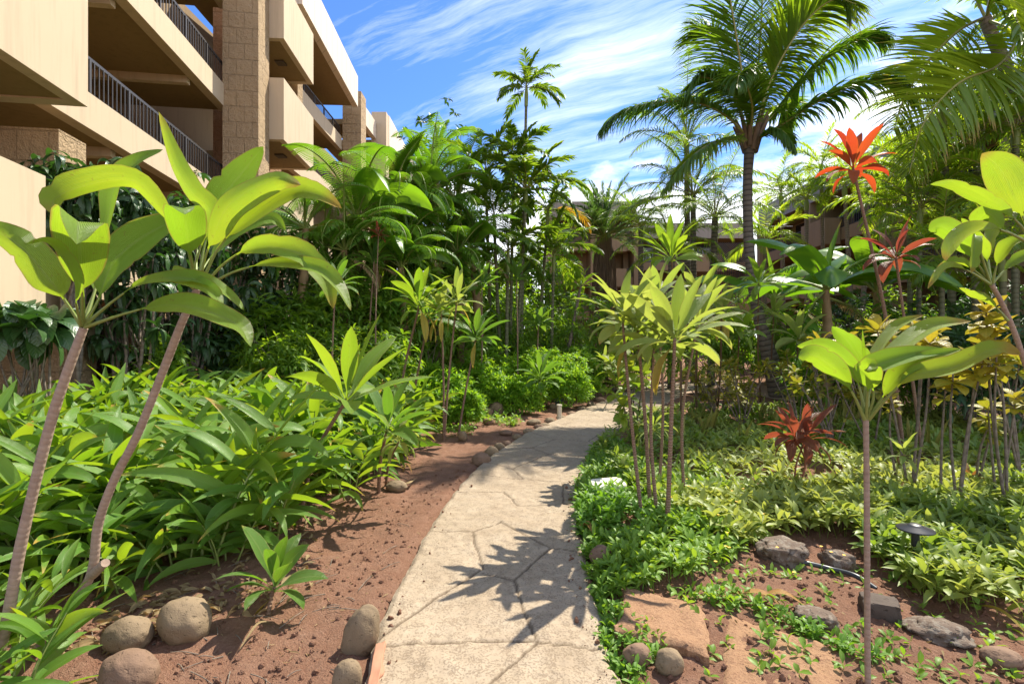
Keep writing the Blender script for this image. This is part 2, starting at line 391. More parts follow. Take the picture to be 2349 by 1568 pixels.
M['palmstem'] = bark_mat('palm_stem', (.10, .11, .05), (.20, .19, .10), 9, .6, .7, .6)
M['banbark'] = bark_mat('banana_sheath', (.20, .13, .06), (.36, .25, .12), 2, .2, .8, .8)
M['skirt'] = bark_mat('dry_frond_skirt', (.11, .07, .045), (.22, .15, .09), 1, .1, .95, .6)

def stucco(name, ca, cb, rough=.85):
    k = NT(name); p = k.geo()
    a = k.noise(1.3, p, 5.); f = k.noise(160., p, 3.)
    sep = k.n('SeparateXYZ', Vector=p)
    st = k.noise(3., k.n('CombineXYZ', X=k.math('MULTIPLY', sep.outputs[0], 3.), Y=k.math('MULTIPLY', sep.outputs[1], 3.), Z=k.math('MULTIPLY', sep.outputs[2], .25)).outputs[0], 4.)
    col = k.mix(k.math('MULTIPLY', a, .8), ca, cb)
    col = k.mix(k.math('MULTIPLY', k.ramp(st, [(.5, (0, 0, 0)), (.75, (1, 1, 1))]), .42), col, tuple(c * .6 for c in ca))
    return k.done(k.pbr(col, rough, k.bump(f, .25, .004), spec=.25))
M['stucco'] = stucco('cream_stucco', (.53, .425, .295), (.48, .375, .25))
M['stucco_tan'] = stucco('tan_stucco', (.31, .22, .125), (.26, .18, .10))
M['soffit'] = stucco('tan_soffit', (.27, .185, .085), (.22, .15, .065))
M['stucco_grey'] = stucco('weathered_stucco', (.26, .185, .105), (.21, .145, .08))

def block_mat(name, ca, cb):
    k = NT(name); p = k.geo(); sp = k.n('SeparateXYZ', Vector=p)
    uvw = k.n('CombineXYZ', X=k.math('ADD', sp.outputs[0], sp.outputs[1]), Y=sp.outputs[2], Z=0.).outputs[0]
    br = k.n('TexBrick', Vector=uvw, Scale=1.0, **{'Mortar Size': .01, 'Mortar Smooth': .5, 'Brick Width': .43, 'Row Height': .40, 'Bias': 0.})
    br.offset = .5
    rgh = k.noise(7., p, 6., .65); fine = k.noise(40., p, 5.)
    col = k.mix(rgh, ca, cb)
    col = k.mix(k.math('MULTIPLY', fine, .5), col, tuple(c * .6 for c in ca))
    col = k.mix(k.math('MULTIPLY', br.outputs['Fac'], .3), col, tuple(c * .8 for c in cb))
    h = k.math('SUBTRACT', k.math('MULTIPLY_ADD', rgh, 1.5, k.math('MULTIPLY', fine, .5)), k.math('MULTIPLY', br.outputs['Fac'], .8))
    return k.done(k.pbr(col, .9, k.bump(h, 1., .06), spec=.2))
M['block'] = block_mat('split_face_block', (.48, .35, .21), (.40, .28, .16))
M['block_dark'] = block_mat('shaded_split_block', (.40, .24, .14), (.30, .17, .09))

def metal_panel(name, col, joint=.62):
    k = NT(name); p = k.geo(); sp = k.n('SeparateXYZ', Vector=p)
    s = k.math('ADD', sp.outputs[0], sp.outputs[1])
    w = k.math('FRACT', k.math('DIVIDE', s, joint))
    line = k.math('LESS_THAN', w, .03)
    nz = k.noise(.9, p, 3.)
    c = k.mix(k.math('MULTIPLY', nz, .3), col, tuple(x * .8 for x in col))
    c = k.mix(k.math('MULTIPLY', line, .75), c, tuple(x * .25 for x in col))
    return k.done(k.pbr(c, .55, k.bump(k.math('SUBTRACT', 1., line), .5, .02)))
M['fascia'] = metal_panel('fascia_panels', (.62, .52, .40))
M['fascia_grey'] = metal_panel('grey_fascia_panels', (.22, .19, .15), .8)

def plain(name, col, rough=.5, metal=0., var=.25, sc=20., bump=.1):
    k = NT(name); p = k.coord(); nz = k.noise(sc, p, 4.)
    c = k.mix(k.math('MULTIPLY', nz, var), col, tuple(x * .5 for x in col))
    return k.done(k.pbr(c, k.math('MULTIPLY_ADD', nz, .2, rough - .1), k.bump(nz, bump, .004), metal))
M['rail'] = plain('dark_railing', (.045, .04, .038), .45)
M['door'] = plain('dark_glass_door', (.03, .03, .032), .12, var=.1)
M['vent'] = plain('soffit_vent', (.09, .065, .04), .8)
M['black'] = plain('black_plastic', (.025, .025, .027), .42, var=.3)
M['hose'] = plain('black_hose', (.03, .035, .04), .35)
M['white'] = plain('white_plastic', (.74, .70, .56), .5, var=.25, sc=9.)
M['teal'] = plain('teal_plastic', (.02, .22, .26), .4)
M['beige'] = plain('beige_post', (.55, .48, .36), .7)
M['terra'] = plain('terracotta', (.40, .19, .11), .85, sc=14., bump=.4)

def stone_mat(name, ca, cb, pit=60., bump=.5, lich=None):
    k = NT(name); p = k.coord(); rnd = k.n('ObjectInfo').outputs['Random']
    a = k.noise(5., p, 5.); f = k.noise(pit, p, 3.); f2 = k.noise(pit * 3, p, 2.)
    c = k.mix(a, ca, cb)
    c = k.mix(k.math('MULTIPLY', rnd, .4), c, tuple(x * .7 for x in cb))
    pits = k.ramp(f, [(.60, (0, 0, 0)), (.70, (1, 1, 1))])
    c = k.mix(k.math('MULTIPLY', pits, .6), c, tuple(x * .3 for x in ca))
    c = k.mix(k.math('MULTIPLY', f2, .3), c, tuple(x * 1.3 for x in ca))
    if lich:
        l = k.ramp(k.noise(24., p, 5., .7), [(.5, (0, 0, 0)), (.56, (1, 1, 1))]); c = k.mix(k.math('MULTIPLY', l, .6), c, lich)
    h = k.math('SUBTRACT', k.math('MULTIPLY', f2, .4), pits)
    return k.done(k.pbr(c, .85, k.bump(h, bump, .012), spec=.3))
M['boulder'] = stone_mat('river_boulder', (.235, .17, .10), (.165, .118, .072), 45.)
M['boulder_red'] = stone_mat('reddish_boulder', (.225, .14, .088), (.16, .10, .066), 40.)
M['lava'] = stone_mat('grey_lava_rock', (.10, .07, .05), (.15, .105, .075), 30., 1., (.22, .19, .15))
M['darkrock'] = stone_mat('dark_rock', (.07, .05, .038), (.10, .075, .058), 25.)

def soil_mat():
    k = NT('red_soil'); p = k.geo()
    a = k.noise(.9, p, 5.); b = k.noise(8., p, 6., .7); f = k.noise(70., p, 5., .7); g = k.noise(260., p, 3.)
    c = k.mix(a, (.235, .118, .07), (.295, .165, .105))
    c = k.mix(k.math('MULTIPLY', k.ramp(b, [(.4, (0, 0, 0)), (.7, (1, 1, 1))]), .5), c, (.35, .22, .15))
    c = k.mix(k.math('MULTIPLY', k.ramp(f, [(.48, (1, 1, 1)), (.60, (0, 0, 0))]), .35), c, (.15, .06, .04))
    c = k.mix(k.math('MULTIPLY', k.ramp(g, [(.66, (0, 0, 0)), (.72, (1, 1, 1))]), .7), c, (.50, .36, .28))
    sp = k.n('SeparateXYZ', Vector=p)
    h = k.math('MULTIPLY_ADD', f, 1., k.math('MULTIPLY_ADD', b, 1.3, k.math('MULTIPLY', g, .5)))
    return k.done(k.pbr(c, .95, k.bump(h, .9, .025), spec=.15))
M['soil'] = soil_mat()

def path_mat():
    k = NT('stamped_concrete'); p = k.geo()
    j = k.n('Attribute', attribute_name='tint').outputs['Fac']; stn = k.ramp(k.noise(1.1, p, 6., .65), [(.48, (0, 0, 0)), (.68, (1, 1, 1))])
    a = k.noise(1.8, p, 5.); b = k.noise(16., p, 5., .6); f = k.noise(85., p, 4., .65); big = k.noise(5.5, p, 4.)
    c = k.mix(a, (.295, .225, .15), (.37, .295, .21))
    c = k.mix(k.math('MULTIPLY', k.ramp(big, [(.45, (0, 0, 0)), (.75, (1, 1, 1))]), .45), c, (.41, .34, .25))
    pits = k.ramp(k.math('MULTIPLY_ADD', f, .75, k.math('MULTIPLY', b, .32)), [(.545, (0, 0, 0)), (.60, (1, 1, 1))])
    c = k.mix(k.math('MULTIPLY', pits, .55), c, (.16, .11, .07))
    c = k.mix(k.math('MULTIPLY', stn, .42), c, (.20, .145, .09))
    c = k.mix(k.math('MULTIPLY', j, .85), c, (.09, .06, .035))
    h = k.math('SUBTRACT', k.math('MULTIPLY', b, .8), k.math('MULTIPLY', pits, .6))
    return k.done(k.pbr(c, .85, k.bump(h, .5, .010), spec=.25))
M['path'] = path_mat()
k = NT('sandy_slab'); p = k.geo()
f = k.noise(60., p, 5., .7); b = k.noise(5., p, 5.)
c = k.mix(b, (.30, .165, .09), (.37, .225, .13)); c = k.mix(k.math('MULTIPLY', k.ramp(f, [(.5, (0, 0, 0)), (.62, (1, 1, 1))]), .6), c, (.19, .095, .055))
M['slab'] = k.done(k.pbr(c, .92, k.bump(k.math('MULTIPLY_ADD', f, 1., b), 1., .015), spec=.2))
k = NT('gravel_path'); p = k.geo(); f = k.noise(45., p, 5., .7); b = k.noise(2., p, 4.)
c = k.mix(b, (.36, .22, .16), (.42, .30, .23)); c = k.mix(k.math('MULTIPLY', f, .5), c, (.22, .13, .09))
M['gravel'] = k.done(k.pbr(c, .95, k.bump(f, .8, .02), spec=.2))

# ------------------------------------------------------------------ sky, sun, camera
w = bpy.data.worlds.new('World'); scene.world = w; w.use_nodes = True
nt = w.node_tree; nt.nodes.clear()
K = NT.__new__(NT); K.t = nt
wo = nt.nodes.new('ShaderNodeOutputWorld'); bg = nt.nodes.new('ShaderNodeBackground'); nt.links.new(bg.outputs[0], wo.inputs[0])
sky = nt.nodes.new('ShaderNodeTexSky'); sky.sky_type = 'NISHITA'; sky.sun_disc = False
sky.sun_elevation = SUN_EL; sky.sun_rotation = SUN_AZ; sky.air_density = 1.; sky.dust_density = .3; sky.ozone_density = 2.5
d = nt.nodes.new('ShaderNodeTexCoord').outputs['Generated']
sp = K.n('SeparateXYZ', Vector=d); dx, dy, dz = sp.outputs
den = K.math('ADD', K.math('MAXIMUM', dz, 0.), .16)
px_, py_ = K.math('DIVIDE', dx, den), K.math('DIVIDE', dy, den)
ca_, sa_ = math.cos(-.50), math.sin(-.50)
al = K.math('ADD', K.math('MULTIPLY', px_, ca_), K.math('MULTIPLY', py_, sa_))
ac = K.math('SUBTRACT', K.math('MULTIPLY', py_, ca_), K.math('MULTIPLY', px_, sa_))
warp = K.noise(1.6, K.n('CombineXYZ', X=al, Y=ac, Z=0.).outputs[0], 3.)
ac2 = K.math('ADD', ac, K.math('MULTIPLY', warp, .20))
v1 = K.n('CombineXYZ', X=K.math('MULTIPLY', al, .85), Y=K.math('MULTIPLY', ac2, 5.0), Z=1.7).outputs[0]
v2 = K.n('CombineXYZ', X=K.math('MULTIPLY', al, 2.0), Y=K.math('MULTIPLY', ac2, 16.), Z=4.3).outputs[0]
v3 = K.n('CombineXYZ', X=K.math('MULTIPLY', al, .7), Y=K.math('MULTIPLY', ac, .9), Z=9.1).outputs[0]
n1 = K.noise(1.0, v1, 8., .66); n2 = K.noise(1.0, v2, 8., .72); n3 = K.noise(1., v3, 3.)
dens = K.math('ADD', K.math('MULTIPLY', n1, .55), K.math('ADD', K.math('MULTIPLY', n2, .22), K.math('MULTIPLY', n3, .45)))
dens = K.math('ADD', dens, K.math('MULTIPLY', dx, .10))
cir = K.ramp(dens, [(.60, (0, 0, 0)), (.73, (.34, .34, .34)), (.86, (.90, .90, .90))])
# a bank of soft white cloud low over the far roofs
v4 = K.n('CombineXYZ', X=K.math('MULTIPLY', dx, 3.2), Y=K.math('MULTIPLY', dy, 3.2), Z=K.math('MULTIPLY', dz, 7.5)).outputs[0]
n4 = K.noise(1.3, v4, 6., .55)
low = K.math('ADD', n4, K.math('SUBTRACT', .445, K.math('MULTIPLY', dz, 1.35)))
low = K.math('ADD', low, K.math('MULTIPLY', dx, .22))
bank = K.ramp(low, [(.50, (0, 0, 0)), (.66, (1, 1, 1))])
back = K.ramp(K.math('ADD', K.math('MULTIPLY', dy, -1.), K.math('MULTIPLY', n3, .5)), [(.2, (0, 0, 0)), (.9, (.40, .40, .40))])   # unseen white cloud added behind the viewer as fill light
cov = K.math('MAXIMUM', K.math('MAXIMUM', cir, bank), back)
skyc = K.mix(1., sky.outputs[0], (.45, .67, 1.0), 'MULTIPLY')
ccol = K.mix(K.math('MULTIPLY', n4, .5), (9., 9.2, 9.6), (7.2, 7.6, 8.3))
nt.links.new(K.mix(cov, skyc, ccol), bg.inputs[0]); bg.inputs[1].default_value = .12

S = Vector((math.sin(SUN_AZ) * math.cos(SUN_EL), math.cos(SUN_AZ) * math.cos(SUN_EL), math.sin(SUN_EL)))
sd = bpy.data.lights.new('sun', 'SUN'); sd.energy = 5.0; sd.angle = math.radians(.5); sd.color = (1, .93, .79)
so = bpy.data.objects.new('sun', sd); COL.objects.link(so); so.rotation_euler = S.to_track_quat('Z', 'Y').to_euler(); so.location = (20, 20, 40)
cam = bpy.data.cameras.new('camera'); cam.sensor_width = 36; cam.lens = 18; cam.clip_end = 3000; cam.clip_start = .05
co = bpy.data.objects.new('camera', cam); COL.objects.link(co); co.location = (0, 0, CAMZ); co.rotation_euler = (PI / 2, 0, 0); scene.camera = co
scene.view_settings.view_transform = 'Standard'; scene.view_settings.look = 'None'; scene.view_settings.exposure = 1.0; scene.view_settings.gamma = 1
scene.render.film_transparent = False
scene.cycles.max_bounces = 8; scene.cycles.diffuse_bounces = 4; scene.cycles.transmission_bounces = 4; scene.cycles.transparent_max_bounces = 4; scene.cycles.glossy_bounces = 3
scene.cycles.use_denoising = True; scene.cycles.sample_clamp_indirect = 6
# ------------------------------------------------------------------ path outline (measured on the ground)
LEFT = [(840, 1568), (868, 1452), (925, 1330), (985, 1212), (1052, 1118), (1100, 1068), (1150, 1030), (1215, 990), (1290, 958), (1370, 925), (1425, 902), (1490, 884), (1560, 873), (1640, 866)]
RIGHT = [(1420, 1568), (1385, 1450), (1352, 1320), (1328, 1190), (1328, 1120), (1350, 1058), (1385, 1015), (1425, 984), (1470, 958), (1510, 935), (1545, 918), (1580, 905), (1640, 897), (1720, 892)]
PL = [gnd(*p)[:2] for p in LEFT]; PR = [gnd(*p)[:2] for p in RIGHT]
PL = [PL[0] + 1.9 * (PL[0] - PL[1])] + PL; PR = [PR[0] + 1.9 * (PR[0] - PR[1])] + PR
NPT = 520
PLc, PRc = catmull(np.array(PL), NPT), catmull(np.array(PR), NPT)
PMID = (PLc + PRc) / 2; PHALF = np.linalg.norm(PLc - PRc, axis=1) / 2

def path_dist(x, y):
    """signed distance (m) outside the path edge, negative inside"""
    x = np.asarray(x, float); y = np.asarray(y, float); sh = x.shape
    q = np.stack([x.ravel(), y.ravel()], 1); out = np.full(len(q), 9.)
    near = (q[:, 0] > -4) & (q[:, 0] < 9) & (q[:, 1] > -1) & (q[:, 1] < 22)
    idx = np.nonzero(near)[0]
    mid, hf = PMID[::4], np.array([min(np.linalg.norm(PLc[i] - PRc[i]) / 2, .75) for i in range(0, NPT, 4)])
    for s in range(0, len(idx), 20000):
        ii = idx[s:s + 20000]
        dd = np.linalg.norm(q[ii, None] - mid[None], axis=2) - hf[None]
        out[ii] = dd.min(1)
    return out.reshape(sh)

def height(x, y, pd=None):
    x = np.asarray(x, float); y = np.asarray(y, float)
    if pd is None: pd = path_dist(x, y)
    h = .55 * smooth(10, 17, y) * smooth(3.5, 8.5, x) + .30 * smooth(-1.8, -5.5, x) * smooth(2., 5., y) + .45 * smooth(11., 15., y) * smooth(1.5, -1.5, x)
    amp = smooth(.02, .5, pd)
    p = np.stack([x, y], -1)
    h = h * smooth(.1, 1.5, pd) + amp * (.035 * fbm(p * .9, 3, 3) + .016 * fbm(p * 4., 5, 3)) + smooth(0, .15, pd) * .009 * fbm(p * 17., 9, 3)
    return h - .05 * smooth(.10, -.04, pd)
def H(x, y): return float(height(np.array([x]), np.array([y]))[0])
def on(px, py, it=3):
    """point of the terrain seen at a measured place"""
    z = 0.
    for _ in range(it):
        p = gnd(px, py, z); z = H(p[0], p[1])
    return np.array([p[0], p[1], H(p[0], p[1])])

# ------------------------------------------------------------------ ground sheet, path
xs = np.concatenate([[-900, -300, -120, -60, -30, -18, -12], np.arange(-9, -4, .25), np.arange(-4, 4.4, .028), np.arange(4.4, 9, .2), np.arange(9, 20, 1.), [24, 32, 60, 120, 300, 900]])
ys = np.concatenate([[-300, -100, -40, -15, -6, -2, 0, .8], np.arange(1.4, 7., .028), np.arange(7., 12, .08), np.arange(12, 22, .3), [23, 26, 30, 40, 60, 120, 300, 900]])
gx, gy = np.meshgrid(xs, ys)
gz = height(gx, gy)
gb = MB(); nx, ny = len(xs), len(ys)
ii = np.arange(ny - 1)[:, None] * nx + np.arange(nx - 1)[None]
gb.add(np.stack([gx, gy, gz], -1).reshape(-1, 3), np.stack([ii, ii + 1, ii + nx + 1, ii + nx], -1).reshape(-1, 4))
tag(obj('ground', gb.mesh('ground', M['soil'])), kind='structure')

JOINTS = [[(985, 1225), (1083, 1225)], [(1083, 1225), (1150, 1200)], [(1083, 1225), (1107, 1310)], [(1107, 1310), (840, 1490)], [(1107, 1320), (1176, 1338)], [(1150, 1203), (1262, 1262)], [(1262, 1262), (1360, 1272)], [(1262, 1262), (1176, 1338)],
          [(1176, 1338), (1232, 1480)], [(1232, 1480), (1420, 1502)], [(1232, 1480), (1100, 1600)], [(1232, 1480), (1180, 1475)], [(1180, 1475), (850, 1492)], [(1050, 1133), (1155, 1132)], [(1155, 1132), (1190, 1165)], [(1080, 1090), (1200, 1103)], [(1200, 1103), (1330, 1112)], [(1175, 1078), (1200, 1103)], [(1110, 1062), (1175, 1078)],
          [(1290, 1112), (1292, 1160)], [(1292, 1160), (1190, 1165)], [(1292, 1160), (1328, 1170)], [(1175, 1078), (1260, 1045)], [(1260, 1045), (1355, 1050)], [(1220, 1030), (1260, 1045)], [(1150, 1034), (1220, 1030)], [(1220, 1030), (1270, 1010)], [(1270, 1010), (1350, 1014)], [(1350, 1014), (1385, 1030)], [(1215, 992), (1270, 1010)],
          [(1350, 1014), (1380, 995)], [(1290, 975), (1380, 995)], [(1380, 995), (1430, 990)], [(1330, 945), (1400, 965)], [(1400, 965), (1470, 955)], [(1290, 975), (1340, 965)], [(1340, 965), (1400, 965)], [(1400, 920), (1430, 935)], [(1430, 935), (1500, 925)], [(900, 1700), (1100, 1600)], [(1100, 1600), (1440, 1660)]]
ns_ = 100
s_ = np.linspace(0, 1, ns_)
along = np.concatenate([[0], np.cumsum(np.linalg.norm(np.diff(PMID, axis=0), axis=1))])
tt = np.unique(np.concatenate([np.arange(0, 5.5, .018), np.arange(5.5, 11, .04), np.arange(11, along[-1], .12), [along[-1]]]))
Lp = np.stack([np.interp(tt, along, PLc[:, i]) for i in (0, 1)], -1); Rp = np.stack([np.interp(tt, along, PRc[:, i]) for i in (0, 1)], -1)
wob = .012 * fbm(np.stack([tt * 5, tt * 0], -1), 31, 3)
dirn = nrm(Rp - Lp); Lp = Lp + dirn * wob[:, None]; Rp = Rp + dirn * (.012 * fbm(np.stack([tt * 5, tt * 0 + 7], -1), 32, 3))[:, None]
G = Lp[:, None] * (1 - s_)[None, :, None] + Rp[:, None] * s_[None, :, None]
jd = np.full(G.shape[:2], 9.)
wp = G + .010 * np.stack([fbm(G * 6, 41, 3), fbm(G * 6, 42, 3)], -1)
for a, b in JOINTS:
    A, B = gnd(*a)[:2], gnd(*b)[:2]; ab = B - A
    u = np.clip(((wp - A) @ ab) / (ab @ ab), 0, 1)
    jd = np.minimum(jd, np.linalg.norm(wp - (A + u[..., None] * ab), axis=2))
jw = np.clip(1.2 - jd / .010, 0, 1)
edge = np.minimum(s_, 1 - s_)[None] * np.linalg.norm(Rp - Lp, axis=1)[:, None]
Z = .022 + .006 * fbm(G * 5, 21, 3) + .004 * fbm(G * 22, 22, 3) - .011 * jw - .022 * (1 - smooth(0, .035, edge))
pb = MB(); n1_, n2_ = Z.shape
ii = np.arange(n1_ - 1)[:, None] * n2_ + np.arange(n2_ - 1)[None]
pb.add(np.concatenate([G, Z[..., None]], -1).reshape(-1, 3), np.stack([ii, ii + 1, ii + n2_ + 1, ii + n2_], -1).reshape(-1, 4), tint=np.clip(jw * 1.3, 0, 1).ravel())
for e in (0, n2_ - 1):                                   # the sides of the slab
    top = np.concatenate([G[:, e], Z[:, e][:, None]], -1); bot = top.copy(); bot[:, 2] = -.12
    kk = np.arange(n1_ - 1); q = np.stack([kk, kk + 1, kk + 1 + n1_, kk + n1_], -1)
    pb.add(np.vstack([top, bot]), q if e == 0 else q[:, ::-1], tint=.6)
tag(obj('path', pb.mesh('path', M['path'])), kind='structure')

# gravel side path winding behind the right-hand bed
sp_pts = np.array([[3.4, 17.6], [5.0, 17.2], [6.6, 14.6], [8.0, 12.0], [10.0, 10.3], [13.5, 9.6]])
cpt = catmull(sp_pts, 60); tn = nrm(np.gradient(cpt, axis=0)); nn = np.stack([-tn[:, 1], tn[:, 0]], -1)
sb = MB(); rows = []
for o_ in np.linspace(-.75, .75, 7):
    q = cpt + nn * (o_ + .08 * fbm(cpt * 2 + o_, 51, 2)[:, None]); rows.append(np.concatenate([q, (height(q[:, 0], q[:, 1]) + .03)[:, None]], -1))
V = np.stack(rows, 1); ii = np.arange(59)[:, None] * 7 + np.arange(6)[None]
sb.add(V.reshape(-1, 3), np.stack([ii, ii + 7, ii + 8, ii + 1], -1).reshape(-1, 4))
tag(obj('side_path', sb.mesh('side_path', M['gravel'])), kind='structure')

# ------------------------------------------------------------------ the long cream building on the left
def onplane(px, x0, b):
    s = (px - CX) / F; Y = x0 / (s - b); return np.array([s * Y, Y])
def wall(mb, p, q, z0, z1, th, mat=0):
    """upright slab from plan point p to q, its outer face on the right-hand (courtyard) side, th metres deep to the left"""
    p, q = np.asarray(p, float), np.asarray(q, float); d_ = nrm(q - p); n_ = np.array([-d_[1], d_[0]])
    mb.prism([(*p, z0), (*q, z0), (*q, z1), (*p, z1)], (*(n_ * th), 0), mat)
def railing(mb, p, q, z0, z1, step=.115, inset=.08):
    p, q = np.asarray(p, float), np.asarray(q, float); d_ = nrm(q - p); n_ = np.array([-d_[1], d_[0]]) * inset
    p, q = p + n_, q + n_; L = np.linalg.norm(q - p)
    for z, r in ((z1, .025), (z0 + .06, .018)):
        m = np.array([-d_[1], d_[0]]) * .04
        mb.prism([(*p, z - r), (*q, z - r), (*q, z + r), (*p, z + r)], (*m, 0))
    k_ = int(L / step)
    for i in range(k_ + 1):
        c = p + d_ * (L * i / k_); r = .02 if i % 9 == 0 else .008
        mb.box(c[0] - r + .0, c[0] + r, c[1] - r + .0, c[1] + r, z0 if i % 9 == 0 else z0 + .07, z1 - .02)

bl = thing('apartment_building', 'long cream stucco apartment building with stacked balconies and stone piers along the left', 'building', (-9, 12, 0))
BO = (-9, 12, 0)
def bp(name, mb, mats): return part(name, mb, mats, bl, BO)
FL = 2.65
B14 = -.1417
P0 = lambda px: onplane(px, -5.48, B14)
PY = lambda x0, Y: np.array([x0 + B14 * Y, Y])
# bay between the near balcony tower and the big pier
a0, a1 = PY(-5.48, 2.), PY(-5.48, 13.32)
for lev in range(-1, 4):
    zt = 2.85 + FL * lev; m = MB(); wall(m, a0, a1, zt - .56, zt, .22); bp('parapet', m, M['stucco'])
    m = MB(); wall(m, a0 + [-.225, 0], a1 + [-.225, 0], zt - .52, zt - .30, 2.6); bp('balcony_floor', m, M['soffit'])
    if 0 <= lev < 3:
        m = MB(); railing(m, a0 + [-.02, 0], a1 + [-.02, 0], zt, zt + .62); bp('railing', m, M['rail'])
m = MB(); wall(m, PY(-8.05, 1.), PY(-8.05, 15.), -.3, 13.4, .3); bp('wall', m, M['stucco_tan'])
for lev in range(0, 4):
    zf = 2.55 + FL * (lev - 1)
    for Y in (4.2, 7.6, 11.0):
        m = MB(); wall(m, PY(-8.04, Y), PY(-8.04, Y + 1.9), zf + .02, zf + 2.1, .1); dr = bp('balcony_door', m, M['door'])
        f_ = MB()
        for yy in (Y - .07, Y + .92, Y + 1.9): wall(f_, PY(-8.02, yy), PY(-8.02, yy + .07), zf + .02, zf + 2.17, .12)
        part('frame', f_, M['rail'], dr, BO)
# partition fin beams under the slabs
for lev in (1, 2):
    for Y in (8.9, 11.6):
        m = MB(); wall(m, PY(-5.72, Y), PY(-5.72, Y + .14), 4.94 + FL * (lev - 1) - .12, 4.94 + FL * (lev - 1) + .05, 2.3); bp('beam', m, M['stucco'])
def pier(x0, Y0, Y1, wd, z0, z1):
    a, b = PY(x0, Y0), PY(x0, Y1); m = MB(); wall(m, a, b, z0, z1, wd)
    return bp('pier', m, M['block'])
pier(-4.64, 13.12, 13.95, .86, -.3, 13.6)
pier(-5.08, 6.83, 7.36, 1.8, .3, 4.44)
pier(-4.93, 6.92, 7.36, 1.9, -.3, 1.63)
def balcony_box(p, q, z0, z1, depth, vent=True):
    m = MB(); th = .16
    p, q = np.asarray(p, float), np.asarray(q, float); d_ = nrm(q - p); n_ = np.array([-d_[1], d_[0]])
    wall(m, p, q, z0, z1, th)
    for e, s in ((p, 0), (q, -th)):
        c = e + d_ * s
        m.prism([(*(c + n_ * (th + .002)), z0 + .001), (*(c + n_ * depth), z0 + .001), (*(c + n_ * depth), z1), (*(c + n_ * (th + .002)), z1)], (*(d_ * th), 0))
    o = bp('balcony_box', m, M['stucco'])
    m = MB(); wall(m, p + n_ * (th + .004) + d_ * (th + .004), q + n_ * (th + .004) - d_ * (th + .004), z0 + .02, z0 + .2, depth - th); part('soffit', m, M['soffit'], o, BO)
    if vent:
        m = MB(); c = (p + q) / 2 + n_ * .55; m.box(c[0] - .13, c[0] + .13, c[1] - .13, c[1] + .13, z0 - .03, z0 + .015); part('vent', m, M['vent'], o, BO)
for z0, z1 in ((1.72, 3.45), (4.45, 6.6), (7.1, 9.3)):
    balcony_box(PY(-4.27, 3.0), PY(-4.27, 6.22) if z0 > 2 else PY(-4.40, 5.72), z0, z1, 1.3, False)
# fill of the recess seen under the lowest balcony
m = MB(); wall(m, PY(-4.95, 5.74), PY(-4.95, 7.38), 1.64, 2.78, .25); bp('wall', m, M['stucco'])
# second stack of balcony boxes beyond the pier
c0, c1 = onplane(651, -4.25, B14), np.array([-6.40, 16.5])
for z0, z1 in ((1.8, 3.5), (4.45, 6.1), (7.12, 8.80), (9.88, 11.5)):
    balcony_box(c0, c1, z0, z1, 1.6)
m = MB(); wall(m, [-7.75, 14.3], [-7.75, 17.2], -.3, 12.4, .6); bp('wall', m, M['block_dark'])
m = MB(); wall(m, [-6.95, 16.6], [-6.93, 16.95], 9, 13.3, .8); bp('pier', m, M['block'])
# bay 2 with the panelled roof edge
for p, q, z0, z1 in (([-6.55, 16.0], [-6.92, 23.0], 12.15, 13.5), ([-6.95, 24.3], [-6.9, 26.0], 11.9, 12.75), ([-6.38, 26.6], [-6.38, 34.], 11.8, 13.35)):
    m = MB(); wall(m, p, q, z0, z1, .25); bp('roof_fascia', m, M['fascia'])
    m = MB(); wall(m, np.array(p) + [-.26, .01], np.array(q) + [-.26, -.01], z0 + .05, z0 + .3, 3.2); bp('roof', m, M['soffit'])
for lev in range(0, 4):
    zt = 11.0 - FL * (3 - lev)
    m = MB(); wall(m, [-7.8, 17.25], [-7.8, 23.45], zt - .62, zt, .2); bp('parapet', m, M['stucco'])
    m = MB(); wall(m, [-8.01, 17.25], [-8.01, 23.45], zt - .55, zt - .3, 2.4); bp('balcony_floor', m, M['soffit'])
    if lev > 0:
        m = MB(); railing(m, [-7.8, 17.25], [-7.8, 23.45], zt, zt + .45); bp('railing', m, M['rail'])
m = MB(); wall(m, [-10.3, 14.5], [-10.3, 40.], -.3, 12.2, .3); bp('wall', m, M['stucco_tan'])
m = MB(); wall(m, [-6.93, 23.5], [-6.93, 24.3], -.3, 13.1, .85); bp('pier', m, M['block'])
m = MB(); wall(m, [-7.6, 24.35], [-7.6, 26.], -.3, 11.95, .4); bp('wall', m, M['stucco_tan'])
m = MB(); wall(m, [-6.4, 26.05], [-6.4, 26.6], -.3, 13.3, .75); bp('pier', m, M['stucco'])
for z0 in (1.2, 3.9, 6.5, 9.15):
    m = MB(); wall(m, [-6.45, 26.6], [-6.45, 34], z0, z0 + 1.1, .2); bp('parapet', m, M['stucco'])
    m = MB(); wall(m, [-6.68, 26.6], [-6.68, 34], z0 + .05, z0 + .3, 3); bp('balcony_floor', m, M['soffit'])

